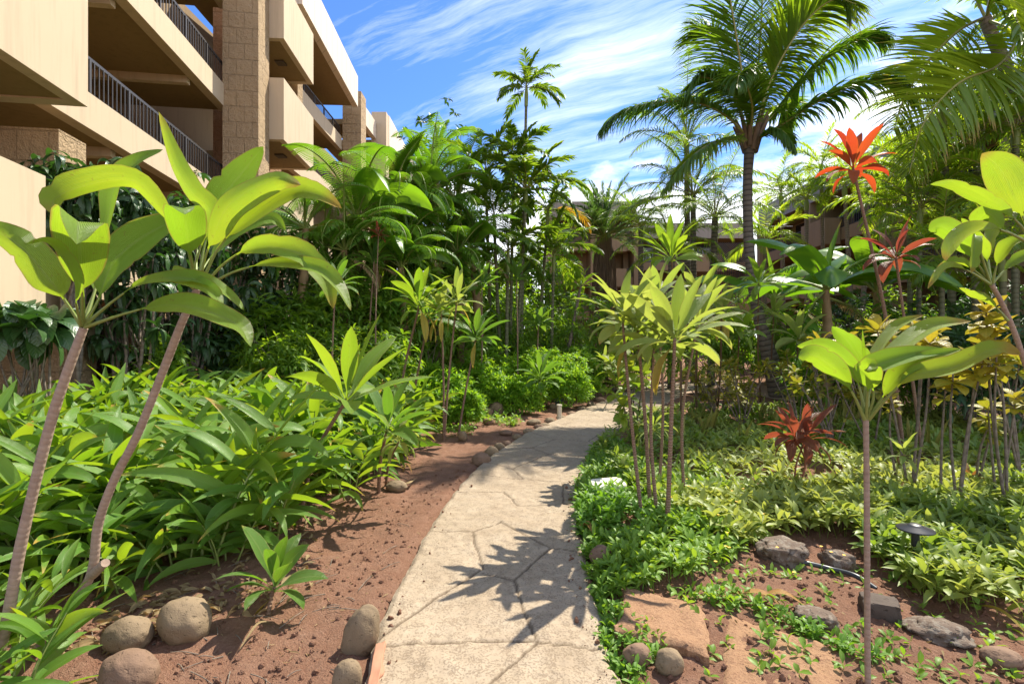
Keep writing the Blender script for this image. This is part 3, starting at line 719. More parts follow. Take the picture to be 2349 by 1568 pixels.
# ------------------------------------------------------------------ shaded wings at the end and along the right
def wing(name, label, origin, p, q, ztop, levels, bay, fascia, depth=2.2, mats='stucco_grey'):
    t_ = thing(name, label, 'building', origin)
    P_ = lambda n, mb, mt: part(n, mb, mt, t_, origin)
    p, q = np.asarray(p, float), np.asarray(q, float); d_ = nrm(q - p); n_ = np.array([-d_[1], d_[0]]); L = np.linalg.norm(q - p)
    m = MB(); wall(m, p, q, ztop - 1.2, ztop, .3); P_('roof_fascia', m, M[fascia])
    m = MB(); wall(m, p + n_ * .31, q + n_ * .31, ztop - 1.15, ztop - .9, depth + 3); P_('roof', m, M['soffit'])
    m = MB(); wall(m, p + n_ * depth, q + n_ * depth, -.5, ztop - 1.2, .3); bw = P_('wall', m, M['stucco_tan'])
    nb = max(1, int(L / bay))
    for lv in range(levels):
        zt = ztop - 1.2 - 1.55 - FL * lv
        m = MB(); wall(m, p + n_ * .3, q + n_ * .3, zt - .95, zt - .30, .2); P_('parapet', m, M[mats])
        m = MB(); wall(m, p + n_ * .51, q + n_ * .51, zt - .9, zt - .6, depth - .5); P_('balcony_floor', m, M['soffit'])
        m = MB(); railing(m, p + n_ * .3, q + n_ * .3, zt - .3, zt + .3, .14); P_('railing', m, M['rail'])
        for i in range(nb):
            a = p + d_ * (L * (i + .12) / nb) + n_ * (depth - .06); b = p + d_ * (L * (i + .55) / nb) + n_ * (depth - .06)
            m = MB(); wall(m, a, b, zt - .58, zt + 1.45, .05); P_('balcony_door', m, M['door'])
    for i in range(nb + 1):
        a = p + d_ * (L * i / nb); m = MB(); wall(m, a - d_ * .2, a + d_ * .2, -.5, ztop - 1.2, depth + .3); P_('pier', m, M[mats])
        if i < nb and i % 2 == 1:
            for lv in range(levels):
                zt = ztop - 1.2 - 1.55 - FL * lv
                m = MB(); wall(m, a + d_ * .25 - n_ * .55, a + d_ * 2.4 - n_ * .55, zt - 1.15, zt + .2, .8); P_('balcony_box', m, M[mats])
    return t_
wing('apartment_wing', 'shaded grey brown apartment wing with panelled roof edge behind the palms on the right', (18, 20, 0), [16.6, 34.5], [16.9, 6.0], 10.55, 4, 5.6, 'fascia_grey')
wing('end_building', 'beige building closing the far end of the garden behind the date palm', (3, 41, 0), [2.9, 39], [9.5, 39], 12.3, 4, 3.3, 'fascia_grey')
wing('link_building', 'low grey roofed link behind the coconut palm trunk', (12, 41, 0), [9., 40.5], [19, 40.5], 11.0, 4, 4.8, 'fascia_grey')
# ------------------------------------------------------------------ ti plants in the foreground, leaf by leaf
def hero_ti(name, label, stem, srad, leaf_list, mat, group=None, stub=None, bark='tibark', cat='plant', basez=None):
    """stem: measured points (px, py, Y); leaf_list: (points, width, roll, options)"""
    S_ = [at(*p) for p in stem]
    if basez is not None: S_[0][2] = basez
    o = tuple(S_[0]); t_ = thing(name, label, cat, o, group)
    srad = [r * .66 for r in srad]
    m = MB(); m.tube(S_, srad, 14, 70, ringz=.018, tint=.5)
    if stub is not None: m.tube([at(*p) for p in stub], [srad[0] * .95, srad[0] * .8], 12, 8)
    part('stem', m, M[bark], t_, o)
    for i, (pts, W, roll, kw) in enumerate(leaf_list):
        kw = dict(kw); mt = kw.pop('mat', mat)
        m = MB(); P = [at(*p) for p in pts]
        kw['fold'] = kw.get('fold', .3) + .12; kw['wave'] = kw.get('wave', .1) + .07
        hero_leaf(m, P, W * .78, math.radians(roll), tint=kw.pop('tint', float(rng.random() * .7)), **kw)
        r = catmull(P, 12)[:4]; m.tube(r + 0, [.009, .006, .004], 6, mat=1, cap=False)
        part('leaf', m, [M[mt], M['stalk']], t_, o)
    return t_

y1 = 2.25
hero_ti('ti_plant', 'tall ti plant with ringed pinkish stem leaning out at the edge beside the cream wall',
  [(-45, 1700, 2.3), (4, 1475, 2.3), (52, 1230, 2.28), (112, 985, 2.26), (152, 860, 2.25), (192, 752, y1)], [.036, .033, .031, .028, .026], [
  ([(188, 750, y1), (150, 690, 2.2), (112, 640, 2.15), (40, 560, 2.1), (-60, 505, 2.1)], .21, 18, dict(fold=.25, wave=.05)),
  ([(190, 745, y1), (189, 690, 2.15), (186, 630, 2.05), (182, 545, 1.95), (180, 508, 1.82), (176, 560, 1.74)], .235, 12, dict(fold=.22, wave=.04, tint=.25)),
  ([(192, 745, y1), (225, 690, 2.25), (262, 600, 2.3), (350, 530, 2.35), (470, 480, 2.42)], .20, 20, dict(fold=.28, wave=.06, tint=.1)),
  ([(193, 742, y1), (225, 640, 2.35), (248, 500, 2.48), (268, 415, 2.52), (318, 368, 2.55), (374, 343, 2.6)], .15, 50, dict(fold=.25, wave=.04, tint=.3)),
  ([(195, 745, y1), (260, 690, 2.25), (335, 645, 2.2), (440, 640, 2.2), (520, 675, 2.2), (560, 712, 2.2)], .115, 50, dict(fold=.3)),
  ([(196, 750, y1), (290, 718, 2.2), (375, 700, 2.15), (455, 708, 2.1), (545, 745, 2.05), (575, 795, 2.0)], .15, 30, dict(fold=.3, wave=.1, tint=.6)),
  ([(190, 742, y1), (212, 680, 2.4), (250, 600, 2.55), (340, 545, 2.7), (420, 505, 2.8)], .15, 35, dict(fold=.3, tint=.2)),
  ([(188, 748, y1), (175, 700, 2.1), (168, 640, 2.0), (120, 560, 1.9), (60, 560, 1.8)], .10, 60, dict(fold=.3, tint=.4)),
 ], 'ti', 'tall ti plants at the front of the left bed', basez=.05)

y2 = 2.5
hero_ti('ti_plant', 'tall ti plant with a sawn side stub rising beside the two smooth boulders',
  [(20, 1600, 2.72), (72, 1512, 2.68), (128, 1432, 2.65), (190, 1352, 2.62), (214, 1296, 2.6), (226, 1200, 2.58), (262, 1100, 2.56), (318, 990, 2.54), (382, 830, 2.52), (415, 745, 2.5), (452, 664, y2)], [.038, .036, .032, .030, .028, .025], [
  ([(450, 664, y2), (448, 600, 2.48), (484, 492, 2.45), (440, 440, 2.45), (400, 372, 2.45), (364, 256, 2.42)], .165, 38, dict(fold=.3, wave=.05, tint=.75)),
  ([(454, 662, y2), (470, 560, 2.55), (500, 470, 2.6), (552, 400, 2.65), (604, 336, 2.68)], .215, 12, dict(fold=.18, wave=.03, tint=.05)),
  ([(448, 662, y2), (430, 560, 2.3), (386, 498, 2.2), (306, 416, 2.12), (190, 428, 2.08), (122, 462, 2.02), (152, 504, 1.98)], .165, 36, dict(fold=.28, wave=.05, tint=.9)),
  ([(456, 660, y2), (470, 590, 2.45), (492, 536, 2.4), (530, 465, 2.35), (628, 412, 2.32), (690, 424, 2.3)], .185, 28, dict(fold=.3, wave=.05, tint=.85)),
  ([(458, 660, y2), (500, 570, 2.45), (560, 510, 2.42), (660, 440, 2.4), (730, 448, 2.38), (784, 478, 2.36)], .17, 30, dict(fold=.32, wave=.07, tint=.95)),
  ([(460, 662, y2), (520, 600, 2.45), (590, 566, 2.4), (688, 582, 2.32), (744, 640, 2.28), (764, 708, 2.25)], .17, 25, dict(fold=.3, wave=.08, tint=.8)),
  ([(460, 664, y2), (540, 622, 2.42), (630, 604, 2.35), (722, 616, 2.25), (774, 660, 2.2), (805, 712, 2.15)], .125, 42, dict(fold=.35, wave=.05, tint=.7)),
  ([(448, 660, y2), (440, 600, 2.3), (432, 560, 2.2), (425, 510, 2.1), (420, 478, 2.02), (424, 492, 1.98)], .20, 8, dict(fold=.2, wave=.03, tint=.0)),
  ([(446, 664, y2), (420, 640, 2.4), (390, 628, 2.3), (420, 640, 2.22), (480, 668, 2.15), (512, 700, 2.12)], .13, 35, dict(fold=.3, tint=.45)),
  ([(452, 660, y2), (475, 600, 2.65), (545, 530, 2.8), (620, 500, 2.9), (655, 528, 2.95)], .13, 25, dict(fold=.3, tint=.2)),
  ([(450, 660, y2), (452, 580, 2.65), (470, 520, 2.75), (520, 470, 2.8), (540, 420, 2.85)], .13, 30, dict(fold=.3, tint=.3)),
 ], 'ti', 'tall ti plants at the front of the left bed', stub=[(212, 1318, 2.6), (232, 1298, 2.55), (242, 1290, 2.53)])

y3 = 2.15
hero_ti('ti_plant', 'slender single stemmed ti plant with spreading crown beside the grey lava rocks',
  [(1992, 1640, 2.25), (1990, 1500, 2.24), (1989, 1300, 2.2), (1988, 1100, 2.17), (1986, 962, y3)], [.0195, .018, .0175, .0165, .016], [
  ([(1984, 962, y3), (1955, 900, 2.1), (1918, 852, 2.05), (1868, 815, 2.02), (1832, 818, 2.0)], .135, 20, dict(fold=.3, wave=.05, tint=.35)),
  ([(1985, 960, y3), (1972, 890, 2.15), (1950, 840, 2.15), (1890, 796, 2.18), (1828, 794, 2.2)], .115, 26, dict(fold=.28, wave=.05, tint=.2)),
  ([(1986, 960, y3), (1985, 890, 2.2), (1984, 852, 2.22), (1950, 790, 2.25), (1908, 748, 2.27)], .15, 12, dict(fold=.25, wave=.03, tint=.15)),
  ([(1988, 960, y3), (1985, 880, 2.25), (2010, 820, 2.3), (2055, 752, 2.35), (2120, 722, 2.35)], .105, 48, dict(fold=.3, wave=.03, tint=.85)),
  ([(1989, 960, y3), (1996, 890, 2.2), (2036, 830, 2.22), (2130, 754, 2.25), (2228, 736, 2.28)], .14, 45, dict(fold=.3, wave=.04, tint=.9)),
  ([(1990, 960, y3), (2005, 900, 2.1), (1988, 852, 2.08), (2080, 818, 2.05), (2188, 802, 2.05)], .135, 36, dict(fold=.3, wave=.05, tint=.3)),
  ([(1990, 962, y3), (2022, 915, 2.1), (2060, 862, 2.05), (2120, 826, 2.03), (2205, 800, 2.03)], .115, 30, dict(fold=.3, wave=.05, tint=.5)),
  ([(1992, 962, y3), (2042, 905, 2.05), (2095, 862, 2.0), (2190, 842, 1.95), (2280, 800, 1.9), (2342, 812, 1.88)], .13, 36, dict(fold=.32, wave=.04, tint=1.)),
  ([(1987, 960, y3), (1990, 900, 2.08), (1998, 868, 2.02), (1992, 838, 1.97), (2002, 846, 1.92)], .10, 20, dict(fold=.25, tint=.5)),
  ([(1987, 960, y3), (1987, 880, 2.16), (1985, 800, 2.17), (1979, 755, 2.18)], .03, 50, dict(fold=.6, wave=0, tint=.3)),
 ], 'ti', basez=.0)

y4 = 2.3
hero_ti('ti_plant', 'ti plant with broad olive leaves reaching in high at the right edge',
  [(2560, 1500, 2.6), (2480, 1050, 2.5), (2420, 700, 2.4), (2372, 560, y4)], [.022, .02, .018], [
  ([(2370, 558, y4), (2348, 500, 2.3), (2320, 440, 2.3), (2290, 385, 2.32), (2252, 352, 2.35)], .21, 14, dict(fold=.2, wave=.03, tint=.8)),
  ([(2368, 556, y4), (2330, 505, 2.2), (2270, 470, 2.1), (2190, 430, 2.05), (2135, 422, 2.0)], .115, 48, dict(fold=.3, tint=.6)),
  ([(2368, 560, y4), (2310, 530, 2.25), (2270, 490, 2.3), (2245, 505, 2.35), (2240, 520, 2.38)], .12, 20, dict(fold=.3, tint=.2)),
  ([(2366, 560, y4), (2300, 528, 2.2), (2240, 528, 2.1), (2185, 560, 2.02), (2168, 598, 2.0)], .11, 35, dict(fold=.3, tint=.9)),
  ([(2372, 556, y4), (2385, 480, 2.3), (2400, 420, 2.3), (2430, 360, 2.3)], .16, 20, dict(fold=.3)),
 ], 'ti', basez=.0)

y5 = 2.9
hero_ti('ti_plant', 'ti plant with rust brown stem slanting in from the edge below the high olive crown',
  [(2420, 1250, 3.1), (2380, 960, 3.05), (2340, 800, 3.0), (2300, 700, 2.95), (2274, 652, y5)], [.022, .021, .02, .019], [
  ([(2272, 650, y5), (2240, 600, 2.85), (2215, 560, 2.8), (2160, 520, 2.8), (2130, 528, 2.82)], .17, 14, dict(fold=.25, tint=.2)),
  ([(2274, 650, y5), (2262, 590, 2.95), (2240, 550, 2.9), (2205, 500, 2.9)], .11, 30, dict(fold=.25, tint=.4)),
  ([(2274, 650, y5), (2268, 600, 3.0), (2270, 560, 3.05), (2285, 515, 3.1), (2288, 490, 3.1)], .12, 25, dict(fold=.3, tint=.9)),
  ([(2272, 652, y5), (2220, 620, 2.8), (2180, 612, 2.7), (2150, 632, 2.62), (2128, 662, 2.6)], .075, 45, dict(fold=.3, tint=1.)),
  ([(2272, 652, y5), (2225, 612, 2.85), (2190, 600, 2.8), (2150, 612, 2.8)], .08, 40, dict(fold=.3, tint=.9)),
  ([(2276, 650, y5), (2290, 600, 2.85), (2320, 560, 2.8), (2360, 540, 2.75)], .12, 40, dict(fold=.3, tint=.6)),
  ([(2276, 650, y5), (2310, 615, 2.9), (2345, 590, 2.9), (2390, 570, 2.9)], .10, 30, dict(fold=.3, tint=.2)),
  ([(2272, 652, y5), (2250, 580, 2.8), (2238, 540, 2.72), (2232, 600, 2.66), (2228, 625, 2.65)], .08, 40, dict(fold=.3, tint=.95)),
  ([(2312, 735, 2.95), (2280, 700, 2.9), (2240, 680, 2.85), (2200, 660, 2.85)], .08, 40, dict(fold=.3, tint=.7)),
 ], 'ti', basez=.0)

# ------------------------------------------------------------------ ti plants a little farther off
def rosette(mb, c, axis, n, L, W, droop=(1.0, 1.7), tilt=(10, 85), prof='ti', ns=8, half=1, fold=.28, wave=.06, tint=None, mat=0, split=None):
    """leaves spiralling out of c about axis; split(i, mb) lets each leaf have a mesh of its own"""
    axis = nrm(axis); ref = np.array([1., 0, 0]) if abs(axis[0]) < .8 else np.array([0, 1., 0])
    a = nrm(np.cross(axis, ref)); b = np.cross(axis, a)
    i = np.arange(n); f = (i + .5) / n
    az = i * 2.39996 + rng.random() * 6.28 + rng.normal(0, .2, n)
    ti_ = np.radians(tilt[0] + (tilt[1] - tilt[0]) * f ** .8) + rng.normal(0, .1, n)
    d_ = np.cos(ti_)[:, None] * axis + np.sin(ti_)[:, None] * (np.cos(az)[:, None] * a + np.sin(az)[:, None] * b)
    LL = L * (.72 + .28 * np.sin(PI * np.clip(f + .2, 0, 1))) * (1 + rng.normal(0, .08, n)); WW = W * (1 + rng.normal(0, .1, n))
    dr = droop[0] + (droop[1] - droop[0]) * f + rng.normal(0, .15, n)
    base = np.asarray(c, float) - axis * (.10 * L * f)[:, None]
    tn_ = np.clip(rng.random(n) * .7 + .3 * f, 0, 1) if tint is None else np.clip(tint + rng.normal(0, .15, n), 0, 1)
    ro = rng.normal(0, .35, n)
    if split:
        for j in range(n):
            m = MB(); leaves(m, base[j:j+1], d_[j:j+1], LL[j], WW[j], max(dr[j], .1), ro[j], fold, prof, ns, 2, 1.5, wave, tn_[j]); split(j, m)
    else:
        leaves(mb, base, d_, LL, WW, np.maximum(dr, .1), ro, fold, prof, ns, half, 1.5, wave, tn_, mat)

def ti_plant(label, base, crown, n=14, L=.6, W=.11, mat='ti', srad=.014, group='ti plants along the garden path', bend=.15, parts=False, stems=(), droop=(.45, 1.3), tilt=(5, 82), bark='tibark_thin', cat='plant', name='ti_plant', tint=None, hang=0):
    base, crown = np.asarray(base, float), np.asarray(crown, float)
    if not parts and W > .05: W, n = W * 1.12, int(n * 1.35)
    t_ = thing(name, label, cat, base, group)
    crowns = [crown] + [np.asarray(s, float) for s in stems]
    for c in crowns:
        mid = base * .5 + c * .5 + np.array([rng.normal(0, bend * .3), rng.normal(0, bend * .3), 0]) + np.array([(base - c)[0], (base - c)[1], 0]) * .12
        m = MB(); m.tube([base + [0, 0, -.04], mid, c], [srad * 1.25, srad * 1.05, srad * .8], 8, 26, ringz=.02); part('stem', m, M[bark], t_, base)
        ax = nrm(nrm(c - mid) * .5 + np.array([0, 0, 1.]))
        if parts:
            rosette(None, c, ax, n, L, W, droop, tilt, tint=tint, split=lambda j, m: part('leaf', m, M[mat], t_, base))
        else:
            m = MB(); rosette(m, c, ax, n, L, W, droop, tilt, tint=tint); part('crown', m, M[mat], t_, base)
        if hang:
            m = MB(); a = rng.random(hang) * 6.28
            leaves(m, c - [0, 0, .06], np.stack([np.cos(a), np.sin(a), np.full(hang, -.5)], -1), L * .8, W * .8, 1.2, rng.normal(0, .4, hang), .3, 'ti', 8, 1, .8)
            part('old_leaves', m, M['ti_old'], t_, base)
    return t_

def tp(cpx, cpy, cY, bpx, bpy_=None, bY=None):
    c = at(cpx, cpy, cY)
    if bY is None: b = on(bpx, bpy_)
    else:
        x = (bpx - CX) / F * bY; b = np.array([x, bY, H(x, bY)])
    return b, c
# left of the path
b, c = tp(795, 915, 4.2, 686, 1190); ti_plant('mid green ti plant with large shiny leaves leaning over the bare red soil', b, c, 13, .72, .17, 'ti', .018, parts=True, tilt=(4, 88), droop=(.2, 1.0), tint=.25)
b, c = tp(888, 985, 4.9, 868, 1128); ti_plant('narrow leaved ti plant on a thin stem at the edge of the red soil strip', b, c, 12, .60, .12, 'ti_green', .016, parts=True, droop=(.3, 1.2))
b, c = tp(915, 1012, 5.0, 884, 1112); ti_plant('low pale ti plant with drooping striped leaves beside the thin stemmed one', b, c, 13, .34, .05, 'ti_pale', .012, droop=(1.2, 2.2))
b, c = tp(962, 700, 8.0, 908, 1000); b2, c2 = tp(1000, 745, 8.0, 935, 985); ti_plant('tallest ti plant behind the ginger bed with one hanging yellow leaf', b, c, 13, .78, .13, 'ti', .02, hang=2)
ti_plant('ti plant with narrow arching leaves just behind the tallest one on the left', b2, at(985, 725, 8.6), 14, .7, .10, 'ti_green', .018)
b, c = tp(1048, 690, 8.0, 1018, 1010); ti_plant('twin stemmed ti plant between the ginger and the round green bushes', b, c, 13, .62, .09, 'ti_pale', .016, stems=[at(1012, 715, 8.1)], hang=2)
b, c = tp(1092, 775, 8.4, 1050, 1002); ti_plant('ti plant with striped grey green leaves leaning toward the path', b, c, 15, .62, .10, 'ti_green', .016, hang=1)
b, c = tp(1240, 868, 11.6, 1240, 940); ti_plant('small ti plant standing alone in front of the bright green bush', b, c, 17, .75, .11, 'ti_green', .02)
b, c = tp(1387, 830, 13.5, 1387, 905); ti_plant('small pale ti plant on the red soil beside the far bend of the path', b, c, 12, .5, .08, 'ti_pale', .014)
b, c = tp(1420, 850, 12.6, 1418, 892); ti_plant('low dark ti plant at the far bend of the path', b, c, 13, .5, .07, 'ti_green', .014)
b, c = tp(1332, 655, 15.5, 1285, 770, 15.5); ti_plant('tree like ti plant with slanting trunk behind the upright stone', b, c, 13, .8, .14, 'ti', .05, bark='greybark')
for px, py, Y, bpx, lb in ((858, 600, 10., 865, 'ti plant half lost among the shrubs under the leftmost banana stem'), (1185, 640, 12.5, 1188, 'ti plant among the thin palm stems behind the bushes'), (1105, 655, 11.5, 1100, 'dull green ti plant behind the striped one'),
                         (1235, 745, 13., 1237, 'leafy ti plant beside the upright stone'), (770, 655, 8.6, 765, 'slim green ti plant in front of the dark shrubs by the wall')):
    b, c = tp(px, py, Y, bpx, bY=Y); ti_plant(lb, b, c, 15, .62, .10, 'ti_green', .016)
b, c = on(612, 1405), None; ti_plant('young ginger like ti shoot alone on the red soil in front of the ginger bed', b, b + [.04, .02, .16], 11, .40, .085, 'ti_green', .012, tilt=(4, 75), droop=(.3, 1.5), hang=2)
# the cluster on the right of the path
b, c = tp(1548, 775, 4.1, 1530, bY=4.15); ti_plant('yellow green ti plant fronting the path side cluster with a fan of pale leaves', b, c, 19, .58, .112, 'ti_pale', .017, parts=True, hang=2, tilt=(4, 88), droop=(.4, 1.3))
b, c = tp(1462, 755, 4.65, 1492, bY=4.8); ti_plant('ti plant of the path side cluster with leaves arching over the path', b, c, 19, .60, .115, 'ti_pale', .016, parts=True, tilt=(4, 90), hang=1, droop=(.4, 1.3))
for px, py, Y, bpx, lb in ((1508, 700, 5.2, 1510, 'ti plant at the back of the path side cluster with upright lime leaves'), (1428, 735, 4.5, 1474, 'ti plant of the path side cluster leaning farthest over the path'), (1600, 745, 5.0, 1570, 'ti plant on the garden side of the path side cluster'), (1500, 800, 4.5, 1508, 'shortest ti plant of the path side cluster')):
    b, c = tp(px, py, Y, bpx, bY=Y); ti_plant(lb, b, c, 14, .54, .085, 'ti_pale', .014, tilt=(4, 92), droop=(.4, 1.3))
b, c = tp(1540, 590, 8.5, 1562, 960); ti_plant('tall ti plant with upright lime leaves standing behind the path side cluster', b, c, 16, .78, .12, 'ti', .02)
b, c = tp(1606, 690, 8.0, 1598, 955); ti_plant('pale yellow ti plant between the tall one and the coconut trunk', b, c, 17, .72, .11, 'ti_pale', .02, hang=3)
b, c = tp(1655, 720, 8.6, 1645, 950); ti_plant('straggly ti plant with yellowed lower leaves beside the pale yellow one', b, c, 14, .6, .10, 'ti_pale', .018, hang=3)
b, c = tp(1696, 760, 9., 1690, 925); ti_plant('ti plant with dusty leaves just in front of the coconut trunk', b, c, 15, .62, .10, 'ti', .016)
b, c = tp(1740, 650, 9.2, 1745, 930); ti_plant('ti plant whose olive crown stands against the coconut trunk', b, c, 13, .62, .11, 'ti', .016)
b, c = tp(1775, 720, 9.8, 1770, 915); ti_plant('small lime ti plant right of the coconut trunk', b, c, 12, .55, .09, 'ti_pale', .014)
b, c = tp(1832, 775, 9.0, 1826, 925); ti_plant('lime ti plant with a neat upright crown above the yellow crotons', b, c, 13, .68, .11, 'ti_pale', .016)
b, c = tp(2075, 1030, 4.6, 2070, 1075); ti_plant('low yellow green ti seedling in the ground cover', b, c + [0, 0, -.05], 9, .25, .05, 'ti_pale', .01)
b, c = tp(1498, 985, 5.9, 1496, 1015); ti_plant('low grassy striped plant at the foot of the path side cluster', b, c, 26, .42, .025, 'ti_pale', .012, droop=(1.2, 2.3))

# red ones
b, c = tp(1957, 385, 6.6, 2075, bY=7.2); ti_plant('tallest red ti plant with glowing orange leaves against the sky', b, c, 16, .60, .135, 'red', .022, tilt=(4, 95), droop=(.3, 1.7), group='red leaved ti plants', bark='tibark_thin', parts=True)
b, c = tp(2055, 590, 6.4, 2120, bY=6.8); ti_plant('red and purple ti plant on a curved stem below the tallest red one', b, c, 15, .52, .11, 'maroon', .018, tilt=(4, 98), droop=(.4, 1.7), group='red leaved ti plants', parts=True)
b, c = tp(1822, 1000, 5.3, 1822, 1130); ti_plant('low red brown ti plant on two thin red stems in the ground cover', b, c, 18, .42, .09, 'maroon', .009, tilt=(6, 105), droop=(.3, 1.5), group='red leaved ti plants', bark='redstalk', stems=[c + [.16, .06, -.02]], parts=True)
b, c = tp(868, 660, 9., 868, bY=9.); c = at(868, 540, 9.8); ti_plant('tiny pink leaved ti plant among the banana stems', b, c, 9, .3, .06, 'maroon', .012, group='red leaved ti plants')
b, c = tp(2228, 1095, 4.0, 2226, 1130); ti_plant('rust coloured croton seedling with narrow twisted leaves in the ground cover', b, b + [0, 0, .12], 12, .2, .03, 'rust', .008, group=None)

# ------------------------------------------------------------------ ginger bed
gp = []
for v in range(5):
    t_ = thing('ginger_plant', 'ginger', 'plant'); nst = 3 + v % 2
    ms, ml = MB(), MB()
    for s in range(nst):
        a = rng.random() * 6.28; hgt = .55 + .45 * rng.random(); lean = .25 + .35 * rng.random()
        b0 = np.array([math.cos(a), math.sin(a), 0]) * .09; dirn = nrm([math.cos(a) * lean, math.sin(a) * lean, 1.]); top = b0 + dirn * hgt + np.array([math.cos(a), math.sin(a), -.3]) * .10 * hgt
        pts = catmull([b0, b0 + dirn * hgt * .55, top], 14); ms.tube(pts, [.011, .008, .004], 6)
        n = 11; u = np.linspace(.2, 1., n); idx = (u * 13).astype(int); P = pts[np.minimum(idx, 13)]
        az = rng.random() * PI; side = np.where(np.arange(n) % 2 == 0, 1, -1)
        h_ = np.stack([np.cos(az) * side, np.sin(az) * side, np.zeros(n)], -1) + rng.normal(0, .25, (n, 3)) * [1, 1, .2]
        up = .1 + .8 * u + rng.normal(0, .45, n)
        leaves(ml, P, nrm(h_ + np.array([0, 0, 1.]) * up[:, None] + dirn * .3), (.42 + .28 * np.sin(PI * u)) * (1 + rng.normal(0, .1, n)), .105 * (1 + rng.normal(0, .16, n)), .8 + rng.normal(0, .5, n), rng.normal(0, .8, n), .35, 'lance', 9, 1, 1.5, .04)
    part('stem', ms, M['stalk'], t_); part('foliage', ml, M['ginger'], t_); gp.append(t_)
zones = [('ginger plant with long glossy leaves at the front of the left bed near the boulders', lambda x, y: y < 3.6),
         ('glossy ginger plant along the soil edge of the left bed', lambda x, y: x > -2.6),
         ('ginger plant in the thick of the left bed before the stone pier', lambda x, y: y < 6.0),
         ('ginger plant at the back of the left bed by the dark shrubs', lambda x, y: True)]
border = np.array([[-3.2, 2.3], [-2.62, 3.0], [-2.1, 3.6], [-1.75, 4.3], [-1.5, 5.2], [-1.45, 6.5], [-1.6, 8.2]])
cnt = 0; spots = []
while cnt < 96:
    y = 2.5 + 6.2 * rng.random() ** 1.1; xr = np.interp(y, border[:, 1], border[:, 0]) - .12; xl = min(-4.9, -1.05 * y + .1) if y < 4.2 else -5.0
    x = xr - (xr - max(xl, -5.2)) * rng.random() ** 1.25
    if any((x - a) ** 2 + (y - b) ** 2 < .20 ** 2 for a, b in spots): continue
    if (x + 2.3) ** 2 + (y - 2.55) ** 2 < .25: continue
    pxx = CX + x / y * F
    if pxx > 640 and y < 5.1: continue
    if pxx < -160: continue
    spots.append((x, y))
    zi = [i for i, z in enumerate(zones) if z[1](x, y)][0]
    use(gp[cnt % 5], (x, y, H(x, y) - .02), rng.random() * 6.28, (.62 + .1 * y if y < 3.8 else 1.) * (.72 + .42 * rng.random()), zones[zi][0], 'ginger plants of the left bed'); cnt += 1

for i, (px, py) in enumerate(((-60, 1580), (-30, 1500), (-110, 1420), (10, 1660), (300, 1350), (420, 1320), (520, 1290))):
    b = on(px, py); use(gp[i % 5], (b[0], b[1], b[2] - .03), rng.random() * 6.28, (.40 if py > 1400 else .62) + .2 * rng.random(), 'short ginger plant at the very front corner of the left bed' if py > 1400 else zones[0][0], 'ginger plants of the left bed')

# ------------------------------------------------------------------ shrubs
def shrub(name, label, cat, base, mat, rad, cz, ntip, per, L, W, group=None, stems=4, srad=.018, prof='lance', droop=.9, bark='greybark', tilt=(30, 90), shell=.55, ns=4, low=-.6, parts=True, seed=0):
    base = np.asarray(base, float); t_ = thing(name, label, cat, base, group)
    rx, ry, rz = rad; m = MB()
    v = nrm(rng.normal(size=(ntip, 3))); v[:, 2] = np.where(v[:, 2] < low, -v[:, 2] * .5, v[:, 2])
    r = shell + (1 - shell) * rng.random(ntip) ** .5
    lump = 1 + (.5 if mat == 'bush' else .28) * fbm(v * 1.9 + base[:1].sum() * 3.1, seed + 60, 3)
    T = v * (r * lump)[:, None] * [rx, ry, rz] + [0, 0, cz]
    N = ntip * per
    Tb = np.repeat(T, per, 0); vb = np.repeat(nrm(v + [0, 0, .5] + rng.normal(0, .25, (ntip, 3))), per, 0)
    az = np.tile(np.arange(per) * 2.39996, ntip) + np.repeat(rng.random(ntip) * 6.28, per)
    ref = np.where(np.abs(vb[:, :1]) < .8, [[1., 0, 0]], [[0, 1., 0]]); a = nrm(np.cross(vb, ref)); b = np.cross(vb, a)
    ti_ = np.radians(tilt[0] + (tilt[1] - tilt[0]) * rng.random(N))
    d_ = np.cos(ti_)[:, None] * vb + np.sin(ti_)[:, None] * (np.cos(az)[:, None] * a + np.sin(az)[:, None] * b)
    leaves(m, Tb - vb * (rng.random((N, 1)) * L * .5) + base, d_, L * (.7 + .5 * rng.random(N)), W * (.75 + .5 * rng.random(N)), np.maximum(droop + rng.normal(0, .3, N), .1), rng.normal(0, .5, N), .25, prof, ns, 1, 1.2, .03)
    part('crown', m, M[mat], t_, base)
    m = MB()
    for s in range(stems):
        e = T[rng.integers(ntip)]; e = e * [.8, .8, 1]
        g = np.array([rng.normal(0, .12 * rx), rng.normal(0, .12 * ry), -.05])
        m.tube([g + base, g * .5 + e * .45 * [1, 1, .9] + base + rng.normal(0, .05, 3), e + base], [srad, srad * .75, srad * .35], 7, 14)
        for q in range(3):
            e2 = T[rng.integers(ntip)]; s0 = g * .5 + e * .45
            m.tube([s0 + base, (s0 + e2) / 2 + base + rng.normal(0, .04, 3), e2 + base], [srad * .55, srad * .4, srad * .2], 5, 8, cap=False)
    part('stem', m, M[bark], t_, base)
    return t_
